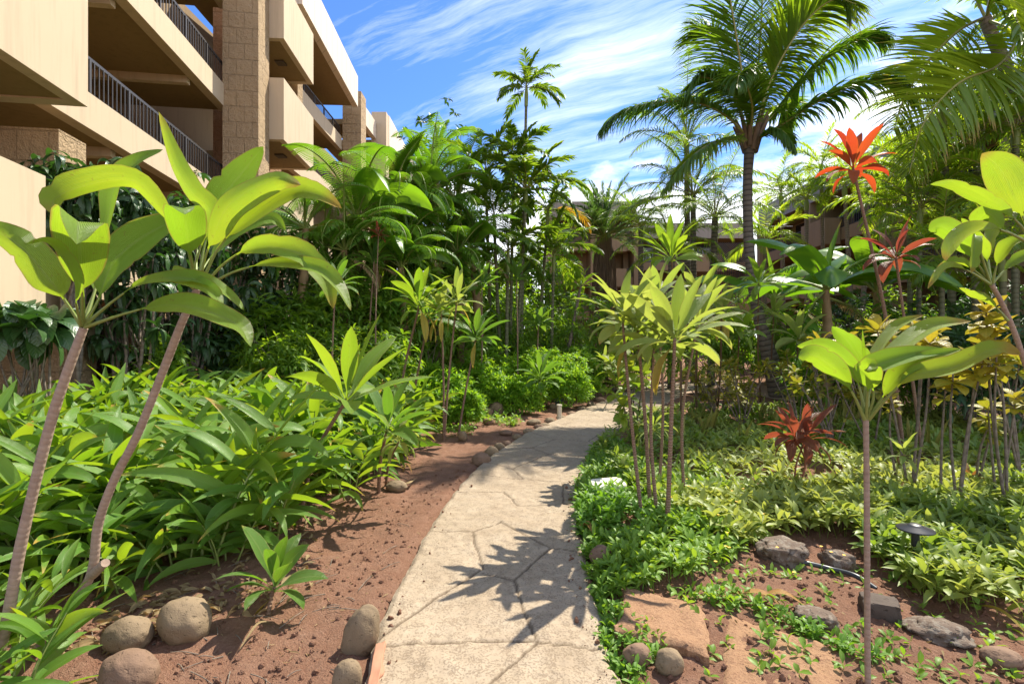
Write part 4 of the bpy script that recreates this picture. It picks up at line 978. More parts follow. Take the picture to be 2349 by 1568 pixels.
# dark glossy shrubs along the wall
for px, Y, top, rx, lb in ((168, 6.6, 330, .55, 'dark glossy leaved shrub climbing the stone pier under the near balcony'), (290, 7.3, 330, .75, 'dark glossy shrub with hanging leaves below the first railing'), (420, 8.3, 400, .8, 'dark glossy shrub on bare trunks in front of the second railing'),
                            (540, 9.4, 470, .85, 'dark drooping shrub behind the crown of the leaning ti plant'), (655, 10.3, 520, .9, 'dark shrub at the wall where the balcony tower begins')):
    x = (px - CX) / F * Y; zt = CAMZ + (CY - top) / F * Y; g0 = H(x, Y)
    shrub('wall_shrub', lb, 'shrub', (x, Y, g0), 'gloss', (rx, rx * .7, (zt - g0) * (.36 if px > 200 else .2)), (zt - g0) * (.64 if px > 200 else .8), 120 if px > 200 else 60, 9, .30, .075, 'dark glossy shrubs along the cream wall', 6, .03, 'lance', 1.9, tilt=(50, 110), shell=.35, ns=6, low=-1)
shrub('rubber_plant', 'dark plant with broad drooping leaves in front of the lowest stone pier', 'shrub', (-4.75, 5.05, H(-4.75, 5.05)), 'gloss', (.38, .3, .3), 1.5, 16, 5, .34, .17, None, 4, .02, 'ovate', 1.6, tilt=(40, 100), shell=.4, ns=6)
# understorey
und = [(560, 10.2, 640, 1.0, .18, .035, 'shrub', 'fine leaved green shrub before the balcony tower'), (700, 9.6, 655, .9, .2, .04, 'shrub', 'dense green shrub left of the slim ti plant'), (790, 10.4, 600, .9, .22, .045, 'shrub', 'leafy green shrub below the orange banana leaf'),
       (905, 11.5, 640, 1.0, .2, .05, 'shrub', 'green shrub under the middle banana stems'), (1010, 13., 690, 1.1, .25, .06, 'shrub', 'bright green shrub under the right hand banana stems'), (1120, 14.6, 680, 1.0, .22, .05, 'shrub', 'shrub in the shade of the thin palm stems'), (1220, 15.5, 640, 1.2, .22, .05, 'shrub', 'loose pale shrub behind the thin palm stems'),
       (640, 8.3, 760, .7, .2, .04, 'shrub', 'low leafy shrub just behind the ginger bed'), (760, 8.8, 745, .7, .2, .03, 'shrub', 'low grassy shrub between the ginger and the tall ti plants'), (860, 9.6, 735, .8, .16, .04, 'shrub', 'low dark shrub behind the tall ti plants'), (1190, 15.2, 720, 1.0, .12, .02, 'bush', 'feathery light green shrub behind the round bushes'), (1330, 17., 720, 1.3, .14, .02, 'bush', 'round fine leaved bush behind the upright stone'),
       (470, 8.8, 700, .6, .2, .05, 'gloss', 'small dark shrub under the wall shrubs'), (350, 7.6, 760, .5, .2, .05, 'shrub', 'small green shrub by the bare trunks at the wall')]
for px, Y, top, rx, L, W, mt, lb in und:
    x = (px - CX) / F * Y; zt = CAMZ + (CY - top) / F * Y; g0 = H(x, Y); hh = zt - g0
    shrub('leafy_shrub', lb, 'shrub', (x, Y, g0), mt, (rx, rx * .8, hh * .5), hh * .52, 190, 7, L, W, 'understorey shrubs below the banana plants', 5, .016, 'lance', 1.0, shell=.45)
for px, Y, top, rx, L, W, lb in ((600, 9.0, 690, .8, .26, .06, 'bright broad leaved shrub before the dark wall shrubs'), (690, 9.2, 720, .8, .3, .06, 'bright arching shrub behind the ginger bed'), (740, 10.0, 610, .9, .28, .07, 'tall bright shrub below the small banana plant'), (835, 10.4, 640, .9, .3, .07, 'bright shrub in front of the closest banana trunk'), (880, 9.4, 770, .7, .22, .05, 'knee high green shrub behind the tall ti plants'), (960, 11.2, 590, .9, .3, .07, 'bright tall shrub between the banana trunks'), (1040, 11.9, 715, .9, .26, .06, 'leafy shrub under the paired banana leaves'),
                            (1090, 13.6, 690, .9, .3, .06, 'tall bright shrub before the thin palm stems'), (1150, 14.2, 735, .9, .24, .05, 'bright shrub hiding the feet of the thin palms'), (1210, 15.5, 690, 1.0, .26, .05, 'tall leafy shrub among the thin palm stems'), (1270, 16., 720, 1.0, .26, .05, 'leafy shrub right of the thin palm stems'), (1340, 16.0, 640, 1.1, .26, .05, 'shrub left of the date palm above the upright stone'), (1400, 16.5, 690, 1.0, .24, .05, 'shrub between the upright stone and the path end')):
    x = (px - CX) / F * Y; zt = CAMZ + (CY - top) / F * Y; g0 = H(x, Y); hh = zt - g0
    shrub('leafy_shrub', lb, 'shrub', (x, Y, g0), 'shrub', (rx, rx * .7, hh * .5), hh * .5, 170, 8, L, W, 'understorey shrubs below the banana plants', 5, .014, 'lance', 1.1, shell=.5, low=-1)
# round fine leaved bushes
for px, Y, top, rpx, lb in ((1005, 10.2, 858, 88, 'light green rounded bush spilling behind the thin ti stems'), (1120, 12.2, 795, 85, 'light green rounded bush above the stacked stones'), (1238, 12.6, 800, 92, 'brightest round bush behind the lone small ti plant'), (1335, 14.2, 815, 70, 'darker round bush near the upright stone'), (945, 10.6, 822, 70, 'light green bush behind the ginger leaves'), (1185, 11.2, 868, 52, 'small low bush between the stacked stones and the path'),
                            (1075, 11.2, 838, 75, 'bright bush filling the gap behind the twin stemmed ti plant'), (1180, 13.6, 780, 90, 'tallest rounded bush at the back of the bright bushes'), (1290, 12.2, 850, 60, 'low bright bush above the teal spotlight'), (1055, 9.6, 900, 45, 'smallest bright bush at the foot of the twin stemmed ti plant')):
    x = (px - CX) / F * Y; zt = CAMZ + (CY - top) / F * Y; g0 = H(x, Y); hh = max(zt - g0, .35); rx = rpx / F * Y
    shrub('round_bush', lb, 'bush', (x, Y + rx * .4, g0), 'bush', (rx, rx * .75, hh * .66), hh * .36, 900, 6, .13, .042, 'light green bushes beside the path', 6, .012, 'lance', .6, tilt=(20, 80), shell=.78, ns=2, low=-.3)

# crotons
def croton(label, base, tops, L, W, n=9, mat='croton', tint=None, srad=.014):
    base = np.asarray(base, float); t_ = thing('croton', label, 'shrub', base, 'yellow leaved crotons'); m, ms = MB(), MB()
    for c in tops:
        c = np.asarray(c, float); ms.tube([base + [0, 0, -.03], base * .45 + c * .55 + rng.normal(0, .03, 3), c], [srad, srad * .8, srad * .5], 7, 12)
        rosette(m, c, nrm(nrm(c - base) * .5 + [0, 0, 1.]), n, L, W, (.4, 1.0), (20, 95), 'ovate', 5, 1, .2, .05, tint)
        if base[1] > 6: rosette(m, c * .55 + base * .45, [0, 0, 1.], n - 2, L * .9, W * .9, (.5, 1.2), (45, 105), 'ovate', 5, 1, .2, .05, None if tint is None else tint * .4)
        rosette(m, c - [0, 0, L * .55], [0, 0, 1.], n - 2, L, W, (.5, 1.2), (55, 105), 'ovate', 5, 1, .2, .05, None if tint is None else tint * .6)
    part('crown', m, M[mat], t_, base); part('stem', ms, M['greybark'], t_, base)
    return t_
def tops_of(px, py, Y, n, sp, dz=.12): return [at(px, py, Y) + rng.normal(0, 1, 3) * [sp, sp * .8, dz] for _ in range(n)]
for px, py, Y, n, sp, L, W, mt, ti_, lb in (
    (2095, 765, 5.2, 4, .26, .24, .115, 'croton', .8, 'yellow croton between the curved red ti stem and the long ti leaf'), (2205, 800, 4.9, 3, .2, .23, .115, 'croton', .9, 'bright yellow veined croton beside the rust stemmed ti plant'), (2280, 760, 4.7, 3, .18, .23, .115, 'croton', .95, 'yellow croton with rounded leaves nearest the edge'),
    (1985, 790, 7.4, 5, .34, .24, .10, 'croton', .85, 'orange yellow croton at the foot of the tallest red ti stem'), (1890, 810, 8.2, 5, .32, .2, .07, 'croton', .55, 'green and yellow croton below the neat lime ti plant'), (1690, 845, 9.6, 6, .35, .2, .06, 'croton', .5, 'speckled croton around the foot of the dusty ti plant'),
    (1640, 870, 10.4, 5, .3, .2, .06, 'croton', .45, 'small croton at the bend of the path'), (2185, 880, 5.0, 1, .05, .17, .08, 'croton', .85, 'low yellow croton with a single stem in the ground cover'), (2290, 890, 5.0, 2, .1, .17, .08, 'croton', .5, 'low green croton on a forked stem near the gravel path'),
    (2060, 895, 5.4, 1, .05, .14, .07, 'croton', .7, 'small croton with one yellow tuft behind the slender ti plant'), (2240, 960, 5.4, 2, .1, .14, .06, 'croton', .4, 'lowest croton with sparse leaves beside the gravel path'), (1830, 840, 9.4, 5, .3, .18, .06, 'croton', .3, 'dark green croton under the lime ti plant'), (2330, 830, 5.6, 3, .16, .18, .08, 'croton', .3, 'green croton half out of the picture'),
    (1920, 870, 7.6, 5, .3, .17, .06, 'croton', .3, 'bushy dark croton in the shade behind the slender ti plant')):
    x = (px - CX) / F * Y; croton(lb, (x + rng.normal(0, .08), Y, H(x, Y)), tops_of(px, py, Y, n, sp), L, W, 9, mt, ti_)
for px, py, Y, n, sp, L, W, ti_, lb in ((1720, 870, 10.2, 6, .35, .2, .06, .4, 'low speckled croton hiding the foot of the coconut palm'), (1650, 880, 11., 6, .35, .2, .06, .5, 'low croton in front of the side path')):
    x = (px - CX) / F * Y; croton(lb, (x, Y, H(x, Y)), tops_of(px, py, Y, n, sp, .16), L, W, 9, 'croton', ti_)
b = on(1455, 1010); croton('leafy green croton with pale new leaves at the path edge left of the ti cluster', b, [at(1425, 795, 5.9), at(1445, 850, 6.0), at(1412, 880, 6.1), at(1478, 860, 6.2), at(1450, 740, 6.2), at(1430, 930, 5.8), at(1400, 830, 6.2)], .22, .085, 9, 'croton_green', .5, .012)

# snake plants (stiff upright blades) behind the ground cover
sn = [(1598, 930), (1622, 950), (1650, 915), (1700, 918), (1735, 925), (1760, 935), (1800, 925), (1840, 905), (1870, 905), (1905, 935), (1930, 940), (1955, 930), (1690, 985), (1600, 975), (2010, 945), (2045, 950), (2085, 985), (2130, 1000), (2300, 990), (1555, 985), (1780, 960), (1880, 925)]
for i, (px, py) in enumerate(sn):
    b = on(px, py + 45); t_ = thing('snake_plant', ('stiff pale snake plant blade tuft at the front of the row behind the ground cover' if py > 955 else 'stiff yellow edged snake plant in the row between ground cover and crotons' if px < 2000 else 'pale snake plant near the gravel path'), 'plant', b, 'snake plants behind the ground cover')
    n = rng.integers(4, 9); m = MB(); a = rng.random(n) * 6.28
    leaves(m, b + np.stack([np.cos(a), np.sin(a), a * 0 - .3], -1) * .06, nrm(np.stack([np.cos(a) * .22, np.sin(a) * .22, a * 0 + 1], -1)), .34 + .30 * rng.random(n), .065, .25, rng.random(n) * 3, .3, 'lance', 6, 1, 1.2, .05, twist=.8)
    part('blades', m, M['snake'], t_, b)
# ------------------------------------------------------------------ palms
def bow(L, el, bend, n=10, pw=1.3, side=0.):
    t = np.linspace(0, 1, n); a = math.radians(el) - math.radians(bend) * t ** pw
    d_ = np.stack([np.cos(a), np.sin(side * t), np.sin(a)], -1); d_ = nrm(d_)
    return np.concatenate([[[0, 0, 0]], np.cumsum((d_[1:] + d_[:-1]) / 2 * L / (n - 1), 0)])
def frond_mesh(name, L, el, bend, nl, lmax, lw, leaf, stalk='rachis', **kw):
    m = MB(); hint = (0, 0, 1) if el - bend * .3 < 62 else (-1, 0, .35)
    frond(m, bow(L, el, bend, side=rng.normal(0, .25)), nl, lmax, lw, hint=hint, **kw)
    return m.mesh(name, [M[leaf], M[stalk]])
ARECA = [[frond_mesh('frond', L, el, bd, 34, .52, .042, 'areca', start=.16, ang=(62, 28), lift=lf, droop=dr, r0=.014, ns=4)
          for L, dr in ((1.75, .8), (1.95, 1.1))] for el, bd, lf in ((80, 45, .5), (60, 75, .4), (38, 85, .3), (12, 70, .15))]
MACA = [[frond_mesh('frond', L, el, bd, 27, .38, .075, 'palm', start=.16, ang=(62, 35), lift=.25, droop=.8, r0=.012, ns=3, tip=.6)
         for L in (1.25, 1.45)] for el, bd in ((82, 35), (58, 60), (30, 75), (0, 70))]
DATE = [[frond_mesh('frond', L, el, bd, 70, .36, .034, 'cycad', start=.1, ang=(58, 25), lift=.45, droop=.25, r0=.018, ns=3)
         for L in (2.2, 2.5)] for el, bd in ((82, 25), (60, 55), (38, 70), (12, 65))]
COCOP = [[frond_mesh('frond', L, el, bd, 48, .62, .04, 'palm', start=.14, ang=(70, 30), lift=.2, droop=1.3, r0=.022, ns=4)
          for L in (2.9, 3.2)] for el, bd in ((80, 50), (58, 80), (32, 85), (2, 60))]
YELLOW = frond_mesh('frond', 1.5, 30, 95, 26, .42, .05, 'palm_yellow', start=.18, lift=.2, droop=.8, r0=.012)
def palm(name, label, base, top, r, kind, counts, sc=1., group=None, bark='palmstem', shaft=0., yellow=0, spread=1., curve=(0, 0, 0), bulge=1.2):
    base, top = np.asarray(base, float), np.asarray(top, float)
    t_ = thing(name, label, 'palm tree', base, group)
    m = MB(); m.tube([base + [0, 0, -.05], base * .6 + top * .4 + np.asarray(curve, float), top], [r * bulge, r, r * .85], 10, 40, ringz=.12 if r > .06 else .07)
    part('trunk', m, M[bark], t_, base)
    if shaft:
        m = MB(); d_ = nrm(top - (base * .6 + top * .4)); m.tube([top - d_ * .05, top + d_ * shaft * .5, top + d_ * shaft], [r * 1.05, r * 1.15, r * .35], 8, 8); part('crownshaft', m, M['stalk'], t_, base)
        top = top + d_ * shaft * .8
    k_ = 0
    for lv, c in enumerate(counts):
        for j in range(c):
            me = kind[lv][rng.integers(len(kind[lv]))]
            o = obj('frond', me, t_); o.location = (top - base) * 1.0; o.rotation_euler = (rng.normal(0, .06), rng.normal(0, .1), k_ * 2.39996 + rng.normal(0, .25)); s = sc * (.9 + .2 * rng.random()); o.scale = (s, s, s); k_ += 1
    for j in range(yellow):
        o = obj('frond', YELLOW, t_); o.location = top - base; o.rotation_euler = (0, .2, rng.random() * 6.28 if j else .15); o.scale = (sc,) * 3; o['label'] = 'yellowing dying frond'
    return t_
def ppalm(name, label, px, py, Y, bpx, r, kind, counts, **kw):
    x = (bpx - CX) / F * Y; return palm(name, label, (x, Y, H(x, Y)), at(px, py, Y), r, kind, counts, **kw)

# the coconut palm, frond by frond
cY = 13.2; ck = cY / 17; cb = np.array([(1782 - CX) / F * cY, cY, H((1782 - CX) / F * cY, cY)])
cs = [at(1782, 858, cY), at(1758, 790, cY), at(1733, 690, cY), at(1718, 560, cY), at(1715, 420, cY), at(1721, 318, cY)]; cs[0] = np.array([cs[0][0] + .12, cY, cb[2] - .05])
ct = thing('coconut_palm', 'big coconut palm with curved ringed trunk and arching fronds on the right', 'palm tree', cs[0])
m = MB(); m.tube(cs, [.28, .19, .145, .125, .117, .112, .135], 16, 90, ringz=.13); part('trunk', m, M['cocobark'], ct, cs[0])
m = MB()
for q in range(14):
    a = q * 2.4; p0 = cs[-1] + np.array([math.cos(a), math.sin(a), 0]) * .12 + [0, 0, -.35 + .02 * q]
    m.tube([p0, p0 + np.array([math.cos(a) * .12, math.sin(a) * .12, .35]), p0 + np.array([math.cos(a) * .3, math.sin(a) * .3, .75])], [.075, .055, .025], 6, 8)
part('leaf_bases', m, M['skirt'], ct, cs[0])
CF = [([(1722, 320, 17), (1660, 262, 16.6), (1580, 232, 16.2), (1480, 240, 15.9), (1412, 265, 15.7), (1378, 298, 15.6)], .15, (0, 0, 1), 1.3, .9),
      ([(1718, 310, 17), (1706, 200, 16.7), (1690, 90, 16.3), (1668, -40, 15.8), (1650, -130, 15.4)], .3, (-.1, 1, .1), .8, 1.35),
      ([(1722, 310, 17), (1738, 170, 17.2), (1748, 20, 17.3), (1752, -150, 17.2)], .2, (.1, 1, 0), .8, 1.25),
      ([(1728, 312, 17), (1770, 180, 16.6), (1840, 60, 16.2), (1910, 0, 15.8), (1965, 10, 15.4)], .85, (-.4, .9, .3), 1.0, 1.25),
      ([(1716, 312, 17), (1690, 230, 16.8), (1650, 190, 16.4), (1600, 180, 16.), (1570, 235, 15.8)], .3, (0, .3, 1), 1.1, .8),
      ([(1732, 315, 17), (1800, 230, 17.2), (1890, 140, 17.3), (1980, 88, 17.2), (2040, 92, 17.)], .2, (0, .2, 1), 1.35, .95),
      ([(1734, 322, 17), (1810, 275, 16.5), (1890, 225, 16.), (1990, 185, 15.6), (2060, 190, 15.3), (2100, 225, 15.2)], .15, (0, 0, 1), 1.3, .9),
      ([(1734, 325, 17), (1770, 298, 16.5), (1800, 305, 16.), (1825, 345, 15.7)], .2, (0, 0, 1), 1.2, .5),
      ([(1712, 325, 17), (1680, 318, 16.4), (1630, 330, 15.8), (1570, 375, 15.3), (1520, 440, 15.)], .9, (0, 0, 1), 1.0, .75),
      ([(1716, 310, 17), (1680, 190, 17.4), (1640, 90, 17.8), (1590, 60, 18.2)], .35, (.3, .9, .3), .9, 1.2),
      ([(1730, 305, 17), (1790, 150, 17.5), (1850, 20, 17.8), (1890, -80, 18)], .7, (-.3, 1, .2), .9, 1.25),
      ([(1720, 312, 17), (1725, 240, 16.), (1700, 170, 15.), (1690, 200, 14.)], .3, (0, .1, 1), 1., .8),
      ([(1726, 312, 17), (1770, 260, 18), (1800, 240, 19.5), (1810, 300, 20.6)], .3, (0, .3, 1), 1.1, .8)]
for pts, tn_, hint, dr, lm in CF:
    m = MB(); frond(m, [at(p[0], p[1], p[2] * ck) for p in pts], 135, lm * 1.2, .06, start=.12, ang=(60, 20), lift=.12, droop=dr, r0=.035, hint=hint, ns=5, tint=tn_, jit=.14)
    part('frond', m, [M['coco'], M['rachis']], ct, cs[0])

# upper right palm leaning over the frame
yg = 13.
gc = at(2258, 40, yg); gbx = (2440 - CX) / F * yg
gt = thing('areca_palm', 'leaning palm with large bright fronds hanging in at the upper right corner', 'palm tree', (gbx, yg, H(gbx, yg)), 'areca palms before the right hand wing')
gO = tuple(gt.location)
m = MB(); m.tube([np.array(gO) + [0, 0, -.05], at(2420, 500, yg), at(2345, 250, yg), gc], [.20, .17, .15, .135], 12, 60, ringz=.1); part('trunk', m, M['greybark'], gt, gO)
for pts, tn_, hint, lm in (([(2258, 40, yg), (2200, 70, 12.47), (2130, 140, 11.92), (2075, 225, 11.51), (2050, 300, 11.37)], .85, (-.2, -1, .25), .85),
                       ([(2262, 45, yg), (2330, 80, 12.06), (2290, 150, 11.23), (2200, 190, 10.69), (2120, 280, 10.28), (2085, 400, 10.14)], 1., (-.2, -1, .35), .95),
                       ([(2262, 40, yg), (2300, -20, 12.60), (2380, -40, 12.33), (2460, 40, 12.06)], .5, (0, 0, 1.37), .8),
                       ([(2260, 40, yg), (2220, -30, 13.15), (2140, -70, 13.15), (2060, -40, 13.15)], .4, (0, 0, 1.37), .8),
                       ([(2262, 45, yg), (2320, 30, 13.70), (2400, 60, 14.25), (2470, 150, 14.52)], .5, (0, 0, 1.37), .8),
                       ([(2262, 42, yg), (2280, -20, 12.06), (2320, 20, 10.96), (2360, 120, 10.28)], .7, (.3, -1, .3), .8)):
    m = MB(); frond(m, [at(*p) for p in pts], 84, lm * 1.7, .10, start=.12, ang=(66, 34), lift=.12, droop=.38, r0=.04, hint=hint, ns=5, tint=tn_, jit=.12)
    part('frond', m, [M['areca'], M['rachis']], gt, gO)

AG = 'areca palms before the right hand wing'
for px, py, Y, bpx, r, cnt, sc, lb in (
    (2163, 290, 13., 2195, .085, (3, 4, 4, 3), 1.0, 'tall slim areca palm with a ringed stem left of the leaning palm'), (2085, 440, 14.5, 2090, .07, (3, 4, 4, 3), 1.1, 'areca palm whose fronds hang behind the tallest red ti plant'),
    (2240, 370, 12.5, 2235, .08, (3, 4, 4, 2), 1.1, 'areca palm under the trunk of the leaning palm'), (2330, 330, 12.6, 2330, .08, (3, 4, 4, 2), 1.1, 'areca palm with yellow green fronds at the edge below the leaning palm'),
    (2190, 520, 13., 2180, .07, (3, 4, 4, 3), 1.1, 'middle sized areca palm left of the high olive ti crown'), (2325, 500, 11.5, 2335, .07, (3, 4, 4, 2), 1.1, 'areca palm behind the high olive ti crown'),
    (2110, 520, 12.5, 2105, .06, (3, 4, 5, 3), 1., 'low areca palm in front of the shaded balconies'), (2300, 640, 9.6, 2310, .06, (2, 3, 4, 3), .8, 'lowest areca palm behind the rust stemmed ti plant'), (2160, 640, 10.4, 2160, .06, (3, 4, 4, 3), .85, 'small areca palm with dark fronds behind the yellow crotons'), (2040, 500, 16., 2042, .07, (3, 4, 4, 3), 1., 'areca palm against the railing of the shaded wing'),
    (2250, 260, 14.6, 2270, .08, (2, 4, 4, 3), 1.1, 'tall areca palm rising behind the leaning palm trunk')):
    ppalm('areca_palm', lb, px, py, Y, bpx, r, ARECA, cnt, sc=sc, group=AG, bark='palmstem', shaft=.5, yellow=0)
for px, py, Y, bpx, lb in ((1792, 465, 24., 1800, 'small dark palm breaking the roof edge of the right wing'), (1884, 405, 23., 1892, 'yellow green palm rising above the roof edge left of the red ti'), (1938, 450, 21., 1962, 'palm with a thin grey stem in front of the shaded balcony'), (1850, 480, 22., 1850, 'short palm between the two roof edge palms'), (1990, 430, 19., 1975, 'thin grey stemmed palm behind the tallest red ti stem'), (1755, 580, 20., 1752, 'low drooping palm beside the coconut trunk')):
    ppalm('slender_palm', lb, px, py, Y, bpx, .09, ARECA, (3, 4, 5, 3), sc=1.05, group='slender palms along the shaded wing', bark='greybark', shaft=.5)
# thin multi stemmed palms left of centre
MG = 'thin stemmed palms left of the date palm'
for px, py, Y, bpx, cnt, sc, yl, lb in ((1207, 240, 14.8, 1193, (3, 4, 5, 3), .80, 0, 'tallest thin palm standing alone against the blue sky'), (1178, 410, 14.4, 1168, (2, 4, 5, 3), 1.0, 0, 'second tallest thin palm just below the tallest one'), (1205, 475, 14.0, 1180, (2, 4, 5, 3), 1.15, 0, 'thin palm crowding under the two tallest ones'),
                                    (1135, 540, 13.6, 1150, (3, 4, 4, 3), .95, 0, 'short thin palm beside the banana plants'), (1255, 520, 15.5, 1225, (2, 4, 5, 3), 1.1, 1, 'thin palm with one golden dying frond'), (1165, 620, 13.2, 1160, (3, 4, 4, 3), 1., 0, 'thin palm with low fronds over the shaded shrubs'), (1270, 620, 15., 1262, (2, 4, 5, 3), 1.05, 0, 'low thin palm with sunlit fronds beside the date palm'), (1115, 430, 15., 1130, (2, 4, 5, 3), 1.0, 0, 'thin palm half hidden behind the tallest banana leaves')):
    ppalm('thin_palm', lb, px, py, Y, bpx, .05, MACA, cnt, sc=sc, group=MG, shaft=.6, yellow=yl)
# date palm with its brown skirt
dY = 24.; dx_ = (1382 - CX) / F * dY; db = np.array([dx_, dY, H(dx_, dY)]); dtp = at(1386, 545, dY)
dt = palm('date_palm', 'date palm with a thick skirt of dead brown fronds in the centre', db, dtp, .42, DATE, (10, 13, 13, 9), sc=1.28, bark='skirt')
m = MB(); n = 420; a = rng.random(n) * 6.28; u = rng.random(n) ** .7
B_ = dtp + np.stack([np.cos(a) * (.34 + .2 * u), np.sin(a) * (.34 + .2 * u), -u * 3.0 - .1], -1)
leaves(m, B_, nrm(np.stack([np.cos(a) * .25, np.sin(a) * .25, np.full(n, -1.)], -1)), .9 + .7 * rng.random(n), .05, .3, rng.random(n) * 3, .3, 'lance', 4, 1)
part('dead_fronds', m, M['skirt'], dt, db)
for px, py, Y, bpx, cnt, sc, lb in ((1575, 330, 21., 1580, (6, 5, 4, 2), 1.05, 'dark palm with upright fronds showing left of the coconut crown'), (1590, 450, 20., 1592, (4, 5, 6, 3), 1.05, 'dark drooping palm below the left coconut frond'), (1640, 500, 18., 1630, (4, 5, 5, 4), .85, 'broad bushy palm left of the coconut trunk'), (1540, 560, 17.5, 1540, (3, 5, 5, 3), .75, 'bushy low palm behind the tall ti plant'), (1470, 520, 22., 1470, (3, 5, 5, 3), .8, 'feathery palm right of the date palm')):
    ppalm('feather_palm', lb, px, py, Y, bpx, .12, COCOP, cnt, sc=sc, group='feather palms behind the coconut palm', bark='cocobark')

# ------------------------------------------------------------------ bananas
def banana_leaf_mesh(L, el, bd, torn, mat='banana', tint=None, W=.36):
    m = MB(); sp_ = bow(L, el, bd, 14, 1.6, rng.normal(0, .3)); nl = int(46 * L / 2)
    lp = lambda u: np.clip(.45 + 3 * u, 0, 1) * np.clip(1.02 - u ** 5, .15, 1) * (1 + .0 * u)
    n = 24; P = catmull(sp_, n); T = nrm(np.gradient(P, axis=0)); m.tube(P, [.026, .018, .006], 6, mat=1, cap=False)
    u = np.linspace(.18, .99, nl); idx = u * (n - 1); i0 = np.minimum(idx.astype(int), n - 2); f = (idx - i0)[:, None]
    B = P[i0] * (1 - f) + P[i0 + 1] * f; D = nrm(T[i0] * (1 - f) + T[i0 + 1] * f)
    hint = np.array([0, 0, 1.]) if el - bd * .3 < 65 else np.array([-1, 0, .3])
    S = nrm(np.cross(D, hint)); U = np.cross(S, D); wl = lp((u - .18) / .81) * W
    for sg in (-1, 1):
        grp = np.cumsum(rng.random(nl) < (.55 if torn > .5 else .14)); dv = rng.normal(0, 1, grp.max() + 1)[grp]
        d_ = .35 * D + sg * S * 1. + U * (.28 + .10 * dv * torn)[:, None] + D * (.07 * dv * torn)[:, None]
        leaves(m, B, d_, wl * (1 + .05 * dv), L * .81 / nl * (1.2 if torn < .2 else .95 if torn < .5 else .64), np.clip(.7 + torn * .7 + .22 * dv, .1, 2.2), 0., 0., 'sheet', 4, 1, 1.2, tint=np.clip((.4 if tint is None else tint) + .18 * dv, 0, 1))
    return m.mesh('leaf', [M[mat], M['stalk']])
BAN = [banana_leaf_mesh(L, el, bd, tr) for L, el, bd, tr in ((1.8, 80, 40, .1), (2.1, 62, 90, .25), (2.0, 50, 115, .3), (2.1, 50, 135, .9), (2.0, 35, 125, 1.), (1.9, 15, 105, 1.), (2.1, 64, 110, .6), (1.9, 0, 85, .9))]
def broad_mesh(L, el, dr, W=.5):
    m = MB(); e = math.radians(el); leaves(m, [0, 0, 0], [math.cos(e), 0, math.sin(e)], L, W, dr, rng.normal(0, .25), -.5, 'broad', 20, 3, 1.5, .07, tint=.35 + .3 * rng.random())
    m.tube(bow(L * .3, el, math.degrees(dr) * .25, 6), [.028, .022, .012], 6, mat=1, cap=False); return m.mesh('leaf', [M['banana'], M['stalk']])
BAN += [broad_mesh(L, el, dr) for L, el, dr in ((2.0, 60, 1.9), (2.1, 45, 1.7), (1.9, 30, 1.5), (1.8, 75, 1.0), (2.0, 52, 2.1), (1.9, 68, 1.5))]
BAN_DRY = [banana_leaf_mesh(1.5, -10, 70, 1., 'dry', None, .2), banana_leaf_mesh(1.6, 10, 100, 1., 'palm_yellow', None, .22)]
def comb_mesh(L):
    m = MB(); sp_ = bow(L, -35, 45, 14, .8, rng.normal(0, .2)); 
    frond(m, sp_, 30, .34, .075, start=.14, ang=(74, 50), lift=-.15, droop=.5, r0=.018, hint=(.8, 0, .6), ns=3, tint=.55, prof='sheet', jit=.1, tip=.35)
    return m.mesh('torn_leaf', [M['banana'], M['stalk']])
COMB = [comb_mesh(L) for L in (1.3, 1.5, 1.7)]
def furled(L):
    m = MB(); leaves(m, [0, 0, 0], [.05, .03, 1.], L, .26, .1, 0., 1.05, 'lance', 12, 2, tint=.9); return m.mesh('furled_leaf', M['banana'])
FUR = furled(1.5)
def banana(label, px, py, Y, bpx, sc=1., group='banana plants', dry=1, n=8, r=.12, fur=True, combs=4, kinds=(0, 1, 2, 3, 4, 5, 6, 7, 4, 5, 3, 12)):
    x = (bpx - CX) / F * Y; base = np.array([x, Y, H(x, Y)]); top = at(px, py, Y)
    t_ = thing('banana_plant', label, 'banana plant', base, group); m = MB()
    m.tube([base + [0, 0, -.05], base * .5 + top * .5 + [rng.normal(0, .05), 0, 0], top], [r * 1.25, r, r * .55], 10, 30, rough=.25); part('trunk', m, M['banbark'], t_, base)
    for j in range(n):
        o = obj('leaf', BAN[kinds[rng.integers(len(kinds))]], t_); o.location = top - base; o.rotation_euler = (0, 0, j * 2.39996 + rng.normal(0, .3)); s = sc * (.85 + .3 * rng.random()); o.scale = (s, s, s)
    for j in range(combs):
        o = obj('torn_leaf', COMB[rng.integers(3)], t_); o.location = top - base; o.rotation_euler = (0, 0, -PI / 2 + rng.normal(0, .8)); o.scale = (sc * (.85 + .3 * rng.random()),) * 3
    for j in range(dry):
        o = obj('dry_leaf', BAN_DRY[j % 2], t_); o.location = top - base - np.array([0, 0, .15]); o.rotation_euler = (0, 0, -1.2 + rng.random() * 2.4 + 3.1 * j); o.scale = (sc,) * 3
    if fur:
        o = obj('furled_leaf', FUR, t_); o.location = top - base; o.scale = (sc * .8,) * 3; o.rotation_euler = (0, .1, rng.random() * 6)
